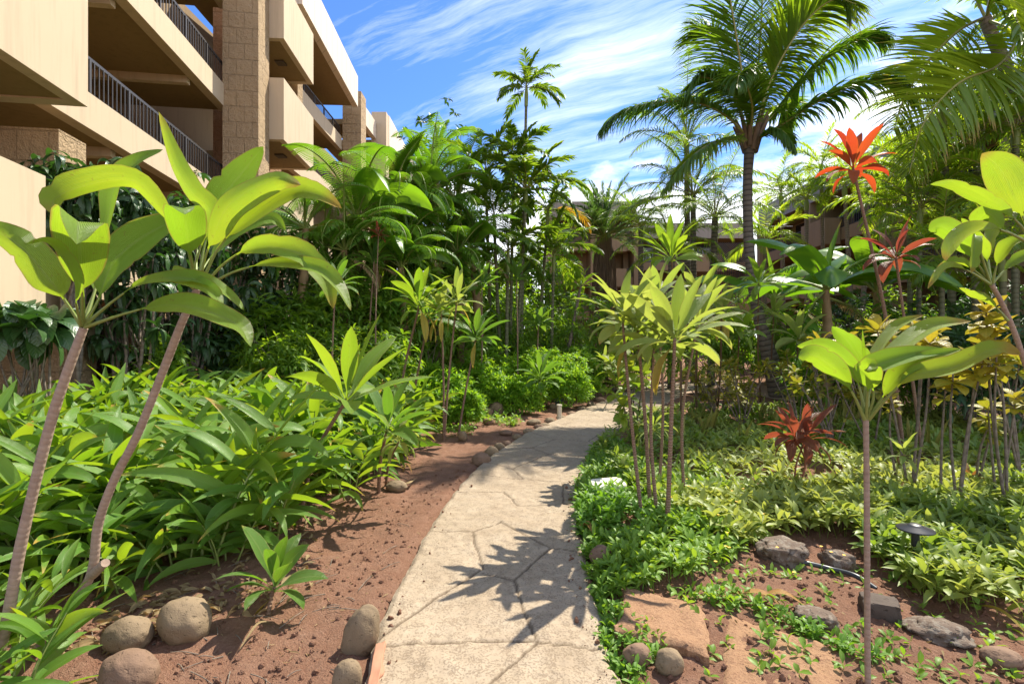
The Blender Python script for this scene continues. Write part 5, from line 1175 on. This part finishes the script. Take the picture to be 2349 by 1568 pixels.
for px, py, Y, bpx, sc, dry, lb in ((818, 450, 11., 850, 1.0, 2, 'banana plant closest to the balconies with torn leaves'), (745, 510, 10.6, 760, .8, 0, 'small banana plant against the second balcony tower'), (893, 430, 11.8, 893, 1.05, 1, 'banana plant with a straight brown trunk and grey green torn leaves'), (985, 395, 13., 990, 1.1, 1, 'banana plant with one broad upright sunlit leaf'), (1050, 415, 13.6, 1050, 1.1, 1, 'banana plant with paired upright leaves beside the thin palms'),
                              (935, 500, 11.6, 940, .8, 1, 'lower banana plant between two brown trunks'), (1080, 520, 13., 1095, .9, 2, 'leaning banana plant with frayed brown sheaths'), (1010, 560, 12.2, 1015, .7, 1, 'young banana plant under the taller ones'), (860, 540, 10.8, 865, .75, 1, 'young banana plant with a drooping orange leaf'), (700, 470, 10., 705, .8, 0, 'low banana plant whose leaves cover the foot of the second balcony tower'), (940, 400, 12.6, 945, 1., 1, 'banana plant in the middle of the clump with hanging shredded leaves'), (790, 520, 10.2, 800, .85, 1, 'short banana plant with leaves hanging over the shrubs'), (1050, 530, 12.4, 1060, .9, 1, 'banana plant with hanging leaves left of the thin palms'), (920, 560, 10.8, 925, .75, 0, 'young banana plant between the brown banana trunks'), (1000, 300, 17., 1000, 1., 0, 'distant dark banana plant behind the roof line')):
    banana(lb, px, py + 55, Y, bpx, sc, 'banana plants left of the path', dry, n=11)
for px, py, Y, bpx, sc, dry, lb in ((1895, 665, 10.6, 1895, 1.2, 1, 'banana plant with wide silvery leaves and a tall furled shoot on the right'), (1775, 690, 14.4, 1770, 1.3, 1, 'banana plant behind the coconut trunk'), (2010, 670, 11.4, 1990, 1.2, 0, 'banana plant with dark leaves behind the curved red ti stem')):
    banana(lb, px, py, Y, bpx, sc, 'banana plants right of the path', dry, n=11, combs=1, kinds=(8, 9, 10, 12, 13, 9, 3))

# trees that close the view at the far left
for px, Y, top, rx, lb in ((1010, 19., 255, 1.8, 'dark leafy tree whose top shows above the banana plants'), (1185, 22., 540, 1.6, 'green tree between the thin palms and the end building'), (1255, 22., 520, 1.6, 'small tree in front of the end building'), (920, 18., 420, 1.6, 'green tree behind the middle banana plants'), (1060, 17.5, 570, 1.4, 'bushy tree behind the young banana plants'), (1110, 18.5, 600, 1.4, 'bushy tree behind the thin palm stems')):
    x = (px - CX) / F * Y; zt = CAMZ + (CY - top) / F * Y; g0 = H(x, Y); hh = zt - g0
    shrub('broadleaf_tree', lb, 'tree', (x, Y, g0), 'shrub' if px != 1010 else 'gloss', (rx, rx, hh * .46), hh * .55, 420, 8, .30, .09, 'trees closing the view at the far left', 6, .07, 'lance', 1.1, shell=.35, low=-1)

# background shrubs on the right and along the far end
for px, Y, top, rx, mt, lb in ((1700, 15., 740, .9, 'shrub', 'leafy shrub behind the straggly ti plants'), (1800, 15., 790, .9, 'shrub', 'dense shrub right of the coconut trunk foot'), (1900, 11., 790, 1., 'shrub', 'dark shrub below the wide banana leaves'), (2000, 10.5, 740, 1., 'shrub', 'green shrub behind the orange yellow croton'), (2100, 11.5, 700, 1.1, 'gloss', 'dark shrub under the low areca palm'), (2210, 9.5, 740, .9, 'gloss', 'dark shrub in the shade behind the bright veined croton'),
                           (2310, 8.2, 740, .8, 'gloss', 'dark shrub at the right edge behind the crotons'), (1610, 15., 720, 1.2, 'shrub', 'shrub mass behind the pale yellow ti plant'), (1500, 17., 700, 1.3, 'shrub', 'dark shrub right of the date palm skirt'), (1440, 18., 730, 1., 'shrub', 'dark shrub in front of the date palm skirt'), (1850, 14., 700, 1.2, 'shrub', 'shrub behind the lime ti plant'), (2060, 15., 660, 1.4, 'shrub', 'tall shrub before the shaded ground floor balcony'), (1290, 20., 690, 1.4, 'shrub', 'shrub left of the date palm skirt'), (1950, 17., 660, 1.4, 'gloss', 'dark shrub below the furled banana shoot'), (2250, 13., 640, 1.4, 'gloss', 'tall dark shrub between the areca stems'), (1690, 19., 650, 1.3, 'shrub', 'shrub in front of the lattice fence')):
    x = (px - CX) / F * Y; zt = CAMZ + (CY - top) / F * Y; g0 = H(x, Y); hh = zt - g0
    shrub('leafy_shrub', lb, 'shrub', (x, Y, g0), mt, (rx, rx * .8, hh * .5), hh * .52, 200, 7, .24, .055, 'background shrubs right of the path', 5, .018, 'lance', 1.0, shell=.4)

# lattice fence far behind the coconut trunk
ft = thing('lattice_fence', 'dark lattice fence with iron bars in the gap left of the coconut trunk', 'fence', (14.5, 36, 0)); m = MB()
x0, x1 = at(1628, 0, 36)[0], at(1715, 0, 36)[0]
for i in range(22): c = x0 + (x1 - x0) * i / 21; m.box(c - .02, c + .02, 35.98, 36.02, 4.6, 6.9)
m.box(x0, x1, 35.96, 35.979, 6.85, 6.95); m.box(x0, x1, 35.96, 35.979, 4.6, 4.7); part('bars', m, M['rail'], ft, (14.5, 36, 0))
m = MB()
for i in range(26):
    for s in (-1, 1):
        a = x0 + (x1 - x0) * (i - 8) / 18; b = a + 1.6 * s
        p = np.clip([a, b], x0, x1); z = [6.95 + (p[0] - a) * s, 6.95 + (p[1] - a) * s]
        if abs(p[1] - p[0]) > .1: m.prism([(p[0], 36.02 + .03 * s, z[0]), (p[1], 36.02 + .03 * s, z[1]), (p[1], 36.02 + .03 * s, z[1] + .06), (p[0], 36.02 + .03 * s, z[0] + .06)], (0, .02, 0))
part('lattice', m, M['rail'], ft, (14.5, 36, 0))
m = MB(); m.box(x0 - .3, x1 + .3, 35.9, 36.3, -.5, 4.58); part('base_wall', m, M['stucco_grey'], ft, (14.5, 36, 0))

# ------------------------------------------------------------------ stones
def cubesphere(n):
    g = np.linspace(-1, 1, n + 1); a, b = np.meshgrid(g, g); o = np.ones_like(a); V, Q = [], []
    for f_ in ((o, a, b), (-o, b, a), (b, o, a), (a, -o, b), (a, b, o), (b, a, -o)):
        k0 = sum(len(v) for v in V); V.append(np.stack(f_, -1).reshape(-1, 3)); i = np.arange(n)[:, None] * (n + 1) + np.arange(n)[None]
        Q.append(np.stack([i, i + 1, i + n + 2, i + n + 1], -1).reshape(-1, 4) + k0)
    V = np.vstack(V); Q = np.vstack(Q)
    key, inv = np.unique(np.round(V, 5), axis=0, return_inverse=True)
    return nrm(np.tan(key * PI / 4)), inv.ravel()[Q]
CS, CQ = cubesphere(14)
def stone(label, px, pyb, wpx, hpx, mat='boulder', name='boulder', group=None, rz=None, rough=.10, boxy=0., tilt=0., dep=.8, sink=.36, cat='stone'):
    if wpx > 70 and 'lava' not in mat: wpx, hpx, sink = wpx * .88, hpx * .92, .5
    b = on(px, pyb); s = b[1] / F
    rx, rzz = wpx * s / 2, hpx * s / 2; ry = rx * dep
    rng2 = np.random.default_rng(int(px * 7 + pyb)); off = rng2.random(3) * 50
    V = CS.copy()
    if boxy: V = V * (1 - boxy) + np.clip(V * 1.5, -.8, .8) * boxy
    V = V * (1 + rough * fbm(CS * 1.3 + off, 71, 3) + rough * .3 * fbm(CS * 5 + off, 73, 3))[:, None]
    V = V * [rx, ry, rzz]
    c, s_ = math.cos(tilt), math.sin(tilt); V = np.stack([V[:, 0] * c + V[:, 2] * s_, V[:, 1], -V[:, 0] * s_ + V[:, 2] * c], -1)
    V[:, 2] += rzz * (1 - sink)
    m = MB(); m.add(V, CQ[:, ::-1]); o = obj(name, m.mesh(name, M[mat])); o.location = (b[0], b[1] + ry * .8, b[2]); o.rotation_euler = (0, 0, rng2.random() * .8 - .4 if rz is None else rz)
    return tag(o, label, cat, group)
BG = 'river boulders edging the beds'
stone('smooth oval boulder with shadow stripes between the ti stem and the larger boulder', 265, 1500, 128, 92, group=BG, rough=.07, tilt=-.1)
stone('largest brown boulder in the shade at the lower left', 398, 1480, 140, 125, group=BG, rough=.09, tilt=.35)
stone('pitted rounded boulder at the very bottom left', 268, 1600, 150, 120, 'boulder_red', group=BG, rough=.09, tilt=.1)
stone('tall slanted boulder standing against the near path edge', 822, 1500, 96, 140, group=BG, rough=.10, tilt=.25, dep=.7)
stone('small boulder at the bottom beside the terracotta edging', 790, 1590, 78, 92, group=BG, rough=.08)
stone('left one of two rounded stones beside the slab on the right', 1468, 1532, 78, 62, 'boulder_red', group=BG, rough=.09)
stone('right one of two rounded stones beside the slab, sandier', 1542, 1548, 76, 66, 'boulder', group=BG, rough=.09)
stone('brown stone half buried in creeper at the right path edge', 1382, 1300, 52, 50, 'boulder_red', group=BG)
stone('flat oval stone behind the narrow leaved ti plant', 906, 1128, 52, 28, 'boulder', group=BG)
stone('grey rough lava rock with pale lichen under the ground cover', 1812, 1302, 108, 60, 'lava', 'lava_rock', rough=.22, boxy=.5, sink=.35)
stone('second grey lava rock close to the slender ti stem', 1938, 1312, 70, 50, 'lava', 'lava_rock', rough=.25, boxy=.4)
stone('black block shaped rock right of the slender ti stem', 2038, 1425, 100, 62, 'darkrock', 'lava_rock', rough=.12, boxy=.8)
stone('low pitted rock left of the slender ti stem', 1885, 1440, 90, 40, 'lava', 'lava_rock', rough=.2, boxy=.3, sink=.5)
stone('flat dark rough rock lying in the soil at the lower right', 2190, 1480, 125, 40, 'lava', 'lava_rock', rough=.3, sink=.5)
stone('rounded tan stone at the lower right edge', 2325, 1530, 96, 50, 'boulder_red', group=BG, sink=.4)
stone('tall upright standing stone with a flat top behind the round bushes', 1310, 875, 62, 140, 'lava', 'standing_stone', rough=.12, boxy=.75, dep=.6, sink=.1)
stone('dark stone beside the upright standing stone', 1362, 870, 60, 90, 'darkrock', 'standing_stone', rough=.15, boxy=.5)
for i, (px, py, w_, h_) in enumerate([(1104, 1072, 46, 38), (1128, 1050, 34, 30), (1146, 1038, 28, 26), (1163, 1028, 22, 20), (1186, 1010, 26, 18), (1212, 992, 26, 18), (1236, 981, 24, 16), (1262, 968, 26, 16), (1288, 959, 24, 14), (1312, 950, 24, 14), (1336, 940, 24, 13), (1358, 931, 24, 13), (1378, 922, 24, 14)]):
    stone('biggest round stone at the near end of the row along the left path edge' if i == 0 else 'rounded stone in the short bright row on the left path edge' if i < 4 else 'low shaded stone edging the far bend of the path', px, py, w_, h_, 'boulder' if i % 3 else 'boulder_red', group='stones edging the far path')
for i, (px, py, w_, h_) in enumerate([(1020, 968, 40, 26), (1046, 962, 34, 30), (1072, 958, 34, 24), (1094, 962, 38, 40), (1118, 958, 30, 24), (1138, 955, 36, 34), (1158, 950, 32, 26), (1176, 946, 26, 30), (1106, 930, 30, 20), (1130, 928, 34, 24), (1152, 930, 30, 26), (1168, 918, 28, 20), (1196, 935, 26, 16), (1120, 975, 26, 18), (1225, 975, 34, 16), (1250, 985, 28, 16), (1160, 1000, 30, 14), (1060, 1012, 22, 26), (950, 1020, 40, 30), (930, 1045, 36, 34), (1270, 940, 22, 14), (1300, 905, 30, 26)]):
    stone('rounded stone stacked in the low bank before the green bushes' if i < 13 else 'loose rounded stone on the red soil strip', px, py, w_, h_, ('boulder', 'boulder_red', 'boulder')[i % 3], group='stones stacked before the green bushes', sink=.1 if i < 13 else .25)

# edging slabs
def slab(name, label, quad, z0, z1, mat, cat='slab'):
    P = [gnd(*q, z1) for q in quad]; m = MB(); n = 26
    g = np.linspace(0, 1, n); a, b = np.meshgrid(g, g)
    T = (1 - a)[..., None] * ((1 - b)[..., None] * P[0] + b[..., None] * P[3]) + a[..., None] * ((1 - b)[..., None] * P[1] + b[..., None] * P[2])
    e = np.minimum(np.minimum(a, 1 - a), np.minimum(b, 1 - b)); ed = smooth(0, .05, e)
    T[..., :2] += (.02 * (1 - ed))[..., None] * np.stack([fbm(T[..., :2] * 9, 81, 3), fbm(T[..., :2] * 9, 82, 3)], -1)
    T[..., 2] = z1 - .02 * (1 - ed) + .008 * fbm(T[..., :2] * 12, 83, 3)
    i = np.arange(n - 1)[:, None] * n + np.arange(n - 1)[None]; q = np.stack([i, i + 1, i + n + 1, i + n], -1).reshape(-1, 4)
    m.add(T.reshape(-1, 3), q)
    ring = np.concatenate([T[0], T[1:, -1], T[-1, -2::-1], T[-2:0:-1, 0]]); lo = ring.copy(); lo[:, 2] = z0; k_ = len(ring); j = np.arange(k_)
    m.add(np.vstack([ring, lo]), np.stack([j, j + k_, (j + 1) % k_ + k_, (j + 1) % k_], -1), sm=False)
    return tag(obj(name, m.mesh(name, M[mat])), label, cat)
slab('stepping_slab', 'sandy stepping slab overgrown by creeper behind the two rounded stones', [(1418, 1440), (1628, 1498), (1615, 1385), (1432, 1338)], -.1, .075, 'slab')
slab('stepping_slab', 'sandy stepping slab at the bottom between the first slab and the slender ti stem', [(1655, 1600), (1960, 1660), (1915, 1480), (1668, 1402)], -.1, .04, 'slab')
slab('edging_slab', 'thin terracotta edging slab along the near left path edge', [(828, 1640), (864, 1600), (886, 1462), (862, 1470)], -.1, .045, 'terra')

# ------------------------------------------------------------------ small man made things
b = on(2100, 1312); lt = thing('path_light', 'black mushroom shaped path light standing in the ground cover', 'garden light', b)
m = MB(); m.tube([b + [0, 0, -.05], b + [0, 0, .30]], [.025, .025], 12, 4); part('post', m, M['black'], lt, b)
m = MB(); m.lathe([(.002, .335), (.03, .333), (.045, .325), (.05, .318), (.108, .302), (.113, .296), (.110, .292), (.04, .30), (.002, .30)], 36, b); part('cap', m, M['black'], lt, b)
b = on(1395, 1142); t_ = thing('utility_box', 'white plastic irrigation box lid lying in the creeper by the path', 'utility box', b)
def rbox(m, w_, d_, z0, z1, r=.06):
    a = []
    for cx_, cy_, s in ((w_ - r, d_ - r, 0), (-w_ + r, d_ - r, 1), (-w_ + r, -d_ + r, 2), (w_ - r, -d_ + r, 3)):
        for k_ in range(5): th = (s + k_ / 4) * PI / 2; a.append((cx_ + r * math.cos(th), cy_ + r * math.sin(th)))
    a = np.array(a); n = len(a); rings = [np.c_[a, np.full(n, z0)], np.c_[a, np.full(n, z1 - .012)], np.c_[a * .97, np.full(n, z1)], np.c_[a * .02, np.full(n, z1 + .004)]]
    j = np.arange(n)
    for r0_, r1_ in zip(rings[:-1], rings[1:]): m.add(np.vstack([r0_, r1_]) + b, np.stack([j, (j + 1) % n, (j + 1) % n + n, j + n], -1), sm=False)
m = MB(); rbox(m, .16, .125, -.05, .14); part('body', m, M['white'], t_, b)
m = MB(); rbox(m, .17, .135, .141, .17); part('lid', m, M['white'], t_, b); t_.rotation_euler = (.05, -.05, .12)
m = MB(); m.tube([on(1795, 1288) + [0, 0, .01], on(1845, 1302) + [0, 0, .035], on(1905, 1314) + [0, 0, .03], on(1962, 1332) + [0, 0, .035], on(2010, 1350) + [0, 0, .0]], .017, 10, 30); tag(obj('irrigation_hose', m.mesh('irrigation_hose', M['hose'])), 'black irrigation hose lying in front of the lava rocks', 'hose')
b = on(1282, 930); t_ = thing('garden_spotlight', 'teal garden spotlight at the foot of the brightest round bush', 'garden light', b)
m = MB(); m.lathe([(.002, .02), (.07, .03), (.10, .09), (.11, .19), (.09, .20), (.07, .12), (.002, .10)], 18, b); part('lamp_bowl', m, M['teal'], t_, b); m = MB(); m.tube([b + [0, 0, -.1], b + [0, 0, .04]], .04, 8, 3); part('spike', m, M['black'], t_, b)
b = on(1283, 962); t_ = thing('marker_post', 'short beige post among the far path stones', 'post', b); m = MB(); m.tube([b + [0, 0, -.05], b + [0, 0, .30], b + [0, 0, .33]], [.05, .05, .035], 10, 8); part('post', m, M['beige'], t_, b); m = MB(); m.tube([b + [0, 0, .335], b + [0, 0, .36]], [.06, .055], 10, 3); part('cap', m, M['beige'], t_, b)

# ------------------------------------------------------------------ ground cover, creeper, litter (too many to count)
FRX = [1300, 1345, 1400, 1500, 1580, 1650, 1720, 1800, 1900, 1980, 2060, 2150, 2250, 2349, 2600]
FRY = [1320, 1365, 1385, 1375, 1360, 1325, 1262, 1225, 1228, 1270, 1335, 1390, 1420, 1490, 1560]
def cover_ok(x, y):
    px = CX + x / y * F; py = CY + CAMZ * F / y
    return (py < np.interp(px, FRX, FRY) + 22 * vnoise(np.stack([x * 4, y * 4], -1), 91)) & (x > np.interp(y, PRc[:, 1], PRc[:, 0], left=9, right=2.4) - .02)
def sprigs(n, xr, yr, cond, per, L, W, hmin, hmax, mat, name, label, prof='lance', pw=1.0, tilt=(25, 95), ns=3):
    x = xr[0] + (xr[1] - xr[0]) * rng.random(n * 3); y = yr[0] + (yr[1] - yr[0]) * rng.random(n * 3) ** pw
    k_ = cond(x, y); x, y = x[k_][:n], y[k_][:n]; n = len(x)
    z0 = height(x, y)
    lump = .5 + .5 * vnoise(np.stack([x * 2.2, y * 2.2], -1), 95)
    h_ = hmin + (hmax - hmin) * (.35 * rng.random(n) + .65 * lump)
    C = np.stack([x, y, z0 + h_], -1); N = n * per
    ax = nrm(np.stack([rng.normal(0, .3, n), rng.normal(0, .3, n), np.ones(n)], -1)); axr = np.repeat(ax, per, 0)
    a = nrm(np.cross(axr, [1., 0, 0])); b = np.cross(axr, a)
    j = np.tile(np.arange(per), n); az = j * 2.39996 + np.repeat(rng.random(n) * 6.28, per)
    ti_ = np.radians(tilt[0] + (tilt[1] - tilt[0]) * (j + .5) / per + rng.normal(0, 8, N))
    d_ = np.cos(ti_)[:, None] * axr + np.sin(ti_)[:, None] * (np.cos(az)[:, None] * a + np.sin(az)[:, None] * b)
    base = np.repeat(C, per, 0) - axr * ((j / per) * .05 + .004)[:, None]
    tn_ = np.clip(np.repeat(.5 + .9 * (vnoise(np.stack([x * 1.1, y * 1.1], -1), 97)), per) + rng.normal(0, .2, N), 0, 1)
    m = MB(); leaves(m, base, d_, L * (.7 + .6 * rng.random(N)), W * (.75 + .5 * rng.random(N)), np.clip(.7 + rng.normal(0, .3, N), .1, 2), rng.normal(0, .3, N), .3, prof, ns, 1, 1.1, tint=tn_)
    S0 = np.stack([x + rng.normal(0, .03, n), y + rng.normal(0, .03, n), z0 - .01], -1)
    w_ = np.stack([np.full(n, .0022), np.zeros(n), np.zeros(n)], -1)
    V = np.stack([S0 - w_, S0 + w_, C + w_ * .7, C - w_ * .7], 1); m.add(V.reshape(-1, 3), np.arange(n * 4).reshape(-1, 4), tint=.2)
    return tag(obj(name, m.mesh(name, M[mat])), label, 'ground cover', kind='stuff')
sprigs(1400, (1.0, 5.6), (3.0, 5.4), lambda x, y: cover_ok(x, y) & (x > 1.75 - .25 * (y - 3.2)), 8, .14, .046, .04, .25, 'cover', 'ground_cover', 'pale yellow green ground cover filling the right hand bed')
sprigs(2000, (1.2, 9.), (5.2, 11.5), cover_ok, 7, .15, .05, .04, .26, 'cover', 'ground_cover', 'pale ground cover carrying on under the snake plants')
sprigs(1350, (.5, 2.4), (2.9, 8.5), lambda x, y: cover_ok(x, y) & (x < 2.2 - .12 * (y - 3.)), 7, .085, .032, .03, .19, 'creeper', 'creeper', 'bright green creeper along the right path edge', 'ovate', 1.3)
def strip_ok(x, y):
    e = np.interp(y, PRc[:, 1][:200], PRc[:, 0][:200]); return (x > e - .04) & (x < e + .03 + .13 * (vnoise(np.stack([x * 0 + 3, y * 5], -1), 98) + .9))
sprigs(260, (.4, 1.0), (1.9, 3.4), strip_ok, 6, .05, .024, .015, .07, 'creeper', 'creeper', 'thin green creeper fringe on the near right path edge', 'ovate')
vl = catmull(np.array([gnd(1600, 1385)[:2], gnd(1700, 1400)[:2], gnd(1800, 1440)[:2], gnd(1900, 1480)[:2], gnd(1980, 1520)[:2]]), 80)
def vine_ok(x, y): return np.array([np.min(np.linalg.norm(vl - [a, b], axis=1)) for a, b in zip(x, y)]) < .075
sprigs(95, (.9, 1.9), (2.4, 3.3), vine_ok, 6, .05, .028, .02, .07, 'creeper', 'creeper', 'string of creeper runners across the sandy slabs', 'ovate')
sprigs(210, (.9, 3.2), (2.35, 3.6), lambda x, y: x > .4, 5, .055, .028, .0, .05, 'creeper', 'seedlings', 'scattered green seedlings on the bare soil at the lower right', 'ovate')
sprigs(190, (-1.8, .3), (8.5, 14.), lambda x, y: (path_dist(x, y) > .1) & (vnoise(np.stack([x, y], -1), 99) > .25), 7, .10, .04, .03, .2, 'creeper', 'creeper', 'patchy low greenery around the stacked stones', 'ovate')
sprigs(420, (-4.2, -1.9), (4.5, 8.), lambda x, y: x < np.interp(y, border[:, 1], border[:, 0]) + .12, 7, .07, .028, .03, .16, 'creeper', 'creeper', 'small leaved weeds between the ginger stems', 'ovate')

fl = MB(); n = 26; x, y = 1.1 + 1.2 * rng.random(n), 3.1 + 2.6 * rng.random(n); z = height(x, y) + .17 + .05 * rng.random(n); per = 7; a = np.tile(np.arange(per) * 6.283 / per, n)
leaves(fl, np.repeat(np.stack([x, y, z], -1), per, 0), np.stack([np.cos(a), np.sin(a), a * 0 + .25], -1), .013, .009, .3, 0., .1, 'ovate', 2, 1)
k = NT('yellow_petal'); M['petal'] = k.done(k.pbr((.75, .42, .02), .5))
tag(obj('flowers', fl.mesh('flowers', M['petal'])), 'tiny yellow daisy flowers dotted through the creeper', 'flower', kind='stuff')

lm = MB(); n = 800; px = 40 + 680 * rng.random(n); py = 1180 + 330 * rng.random(n); k_ = py > 1568 - .52 * px - 30 * rng.random(n)
k_ &= py < 1568 - .36 * px + 60 * rng.random(n); P = np.array([on(a, b, 2) for a, b in zip(px[k_], py[k_])]); a = rng.random(len(P)) * 6.28
leaves(lm, P + [0, 0, .012], np.stack([np.cos(a), np.sin(a), .15 + .5 * rng.random(len(P))], -1), .05 + .10 * rng.random(len(P)) ** 2, .018 + .022 * rng.random(len(P)), .6 + 1.2 * rng.random(len(P)), rng.normal(0, .9, len(P)), .5, 'lance', 5, 1, 1.2, .2, twist=1.2)
n = 90; P = np.array([on(a, b, 2) for a, b in zip(1440 + 880 * rng.random(n), 1300 + 260 * rng.random(n))]); a = rng.random(n) * 6.28
leaves(lm, P + [0, 0, .008], np.stack([np.cos(a), np.sin(a), .1 + .2 * rng.random(n)], -1), .03 + .08 * rng.random(n) ** 2, .012, .4 + rng.random(n), rng.normal(0, .9, n), .5, 'lance', 4, 1)
n = 160; P = np.array([on(a, b, 2) for a, b in zip(500 + 500 * rng.random(n), 1080 + 450 * rng.random(n))]); P = P[path_dist(P[:, 0], P[:, 1]) > .03]; n = len(P); a = rng.random(n) * 6.28
leaves(lm, P + [0, 0, .006], np.stack([np.cos(a), np.sin(a), .1 + .2 * rng.random(n)], -1), .02 + .05 * rng.random(n) ** 2, .007, .4 + rng.random(n), rng.normal(0, .9, n), .4, 'lance', 4, 1)
tag(obj('leaf_litter', lm.mesh('leaf_litter', M['dry'])), 'dry curled leaf litter on the red soil', 'litter', kind='stuff')
tw = MB()
for i in range(90):
    p = on(60 + 900 * rng.random(), 1200 + 360 * rng.random(), 2); a = rng.random() * 6.28; l = .06 + .16 * rng.random()
    if path_dist(p[0], p[1]) < .15: continue
    d_ = np.array([math.cos(a), math.sin(a), 0]); tw.tube([p + [0, 0, .006], p + d_ * l * .5 + [0, 0, .014], p + d_ * l + [0, 0, .005]], [.003, .0025, .0015], 5, 6)
tag(obj('twigs', tw.mesh('twigs', M['greybark'])), 'thin dry twigs scattered over the soil', 'litter', kind='stuff')
cl = MB(); v0, q0 = cubesphere(2); n = 7500
x = -3.6 + 6.6 * rng.random(n); y = 2.2 + 4.2 * rng.random(n) ** 1.3; pd_ = path_dist(x, y); k_ = (pd_ > .03) | ((pd_ > -.16) & (rng.random(len(x)) < .35)); x, y, pd_ = x[k_], y[k_], pd_[k_]; z = np.where(pd_ > 0, height(x, y), .024); n = len(x)
r = .003 + .016 * rng.random(n) ** 4; sc_ = .7 + .6 * rng.random((n, 1, 3)); V = v0[None] * sc_ * (1 + .35 * rng.normal(size=(n, len(v0), 1)) * .5) * r[:, None, None] + np.stack([x, y, z + r * .3], -1)[:, None]
cl.add(V.reshape(-1, 3), (q0[None, :, ::-1] + (np.arange(n) * len(v0))[:, None, None]).reshape(-1, 4), sm=False)
tag(obj('soil_crumbs', cl.mesh('soil_crumbs', M['soil'])), 'small red lava crumbs on the bare soil', 'gravel', kind='stuff')
for i, (pts, W, mt, lb) in enumerate((([(1330, 1242), (1345, 1232), (1360, 1255)], .07, 'rust', 'curled orange dead leaf standing at the right path edge'), ([(1440, 1318), (1480, 1306), (1515, 1322)], .07, 'rust', 'orange dead leaf lying on the creeper before the first slab'), ([(1690, 1200), (1725, 1190), (1755, 1185)], .06, 'rust', 'orange dead leaf caught in the ground cover left of the lava rock'),
                          ([(1655, 1375), (1740, 1385), (1800, 1400)], .05, 'rust', 'long rust dead leaf crossing the first sandy slab'), ([(1740, 1378), (1790, 1385), (1850, 1398)], .05, 'rust', 'darker rust dead leaf beside the long one'), ([(2245, 1395), (2300, 1430), (2360, 1465)], .035, 'ti_old', 'narrow yellow fallen blade at the right edge'), ([(2180, 1330), (2230, 1335), (2262, 1345)], .05, 'rust', 'rust dead leaf right of the path light'),
                          ([(905, 1118), (940, 1120), (955, 1100)], .04, 'dry', 'pale curled dead leaf beside the flat oval stone'), ([(548, 1500), (590, 1460), (622, 1432)], .014, 'dry', 'pale dry leaf stalk lying on the red soil'), ([(925, 1085), (935, 1078), (945, 1088)], .05, 'rust', 'small tan dead leaf under the low pale ti plant'))):
    P = [on(*p) + [0, 0, .02 + (.09 if i in (0, 2) else .03 if i == 1 else .05 * (j == 1))] for j, p in enumerate(pts)]
    m = MB(); hero_leaf(m, P, W, 1.0 if W > .02 else .4, .45, 'lance', 10, 1, .15, .5); tag(obj('fallen_leaf', m.mesh('fallen_leaf', M[mt])), lb, 'leaf')
hl = None
for pts, W, mt, lb in (([(330, 1222), (300, 1265), (318, 1310), (350, 1348)], .16, 'ginger_yellow', 'broad drooping ginger leaf turning yellow above the litter'), ([(245, 1265), (250, 1320), (238, 1380)], .09, 'ginger_yellow', 'narrow hanging yellow leaf beside the sawn ti stub')):
    M.setdefault('ginger_yellow', leaf_mat('yellowing_ginger_leaf', (.16, .22, .03), (.34, .32, .05), (.3, .42, .03), (.5, .45, .05), para=0, pinn=18, edge=(.5, .38, .05), tip=(.55, .42, .05)))
    b = on(pts[0][0] - 40, pts[0][1] + 60); m = MB(); Y = b[1] - .15
    t_ = thing('ginger_plant', lb.replace('leaf', 'leaved shoot', 1) if 0 else 'ginger shoot with a ' + lb, 'plant', b, 'yellowing ginger shoots')
    hero_leaf(m, [at(p[0], p[1], Y - .03 * j) for j, p in enumerate(pts)], W, .3, .25, 'lance', 12, 2, .06, .9); part('leaf', m, M[mt], t_, b)
    m = MB(); m.tube([b, (b + at(*pts[0], Y)) / 2 + [0, 0, .03], at(*pts[0], Y)], [.009, .007, .004], 6, 10); part('stem', m, M['stalk'], t_, b)
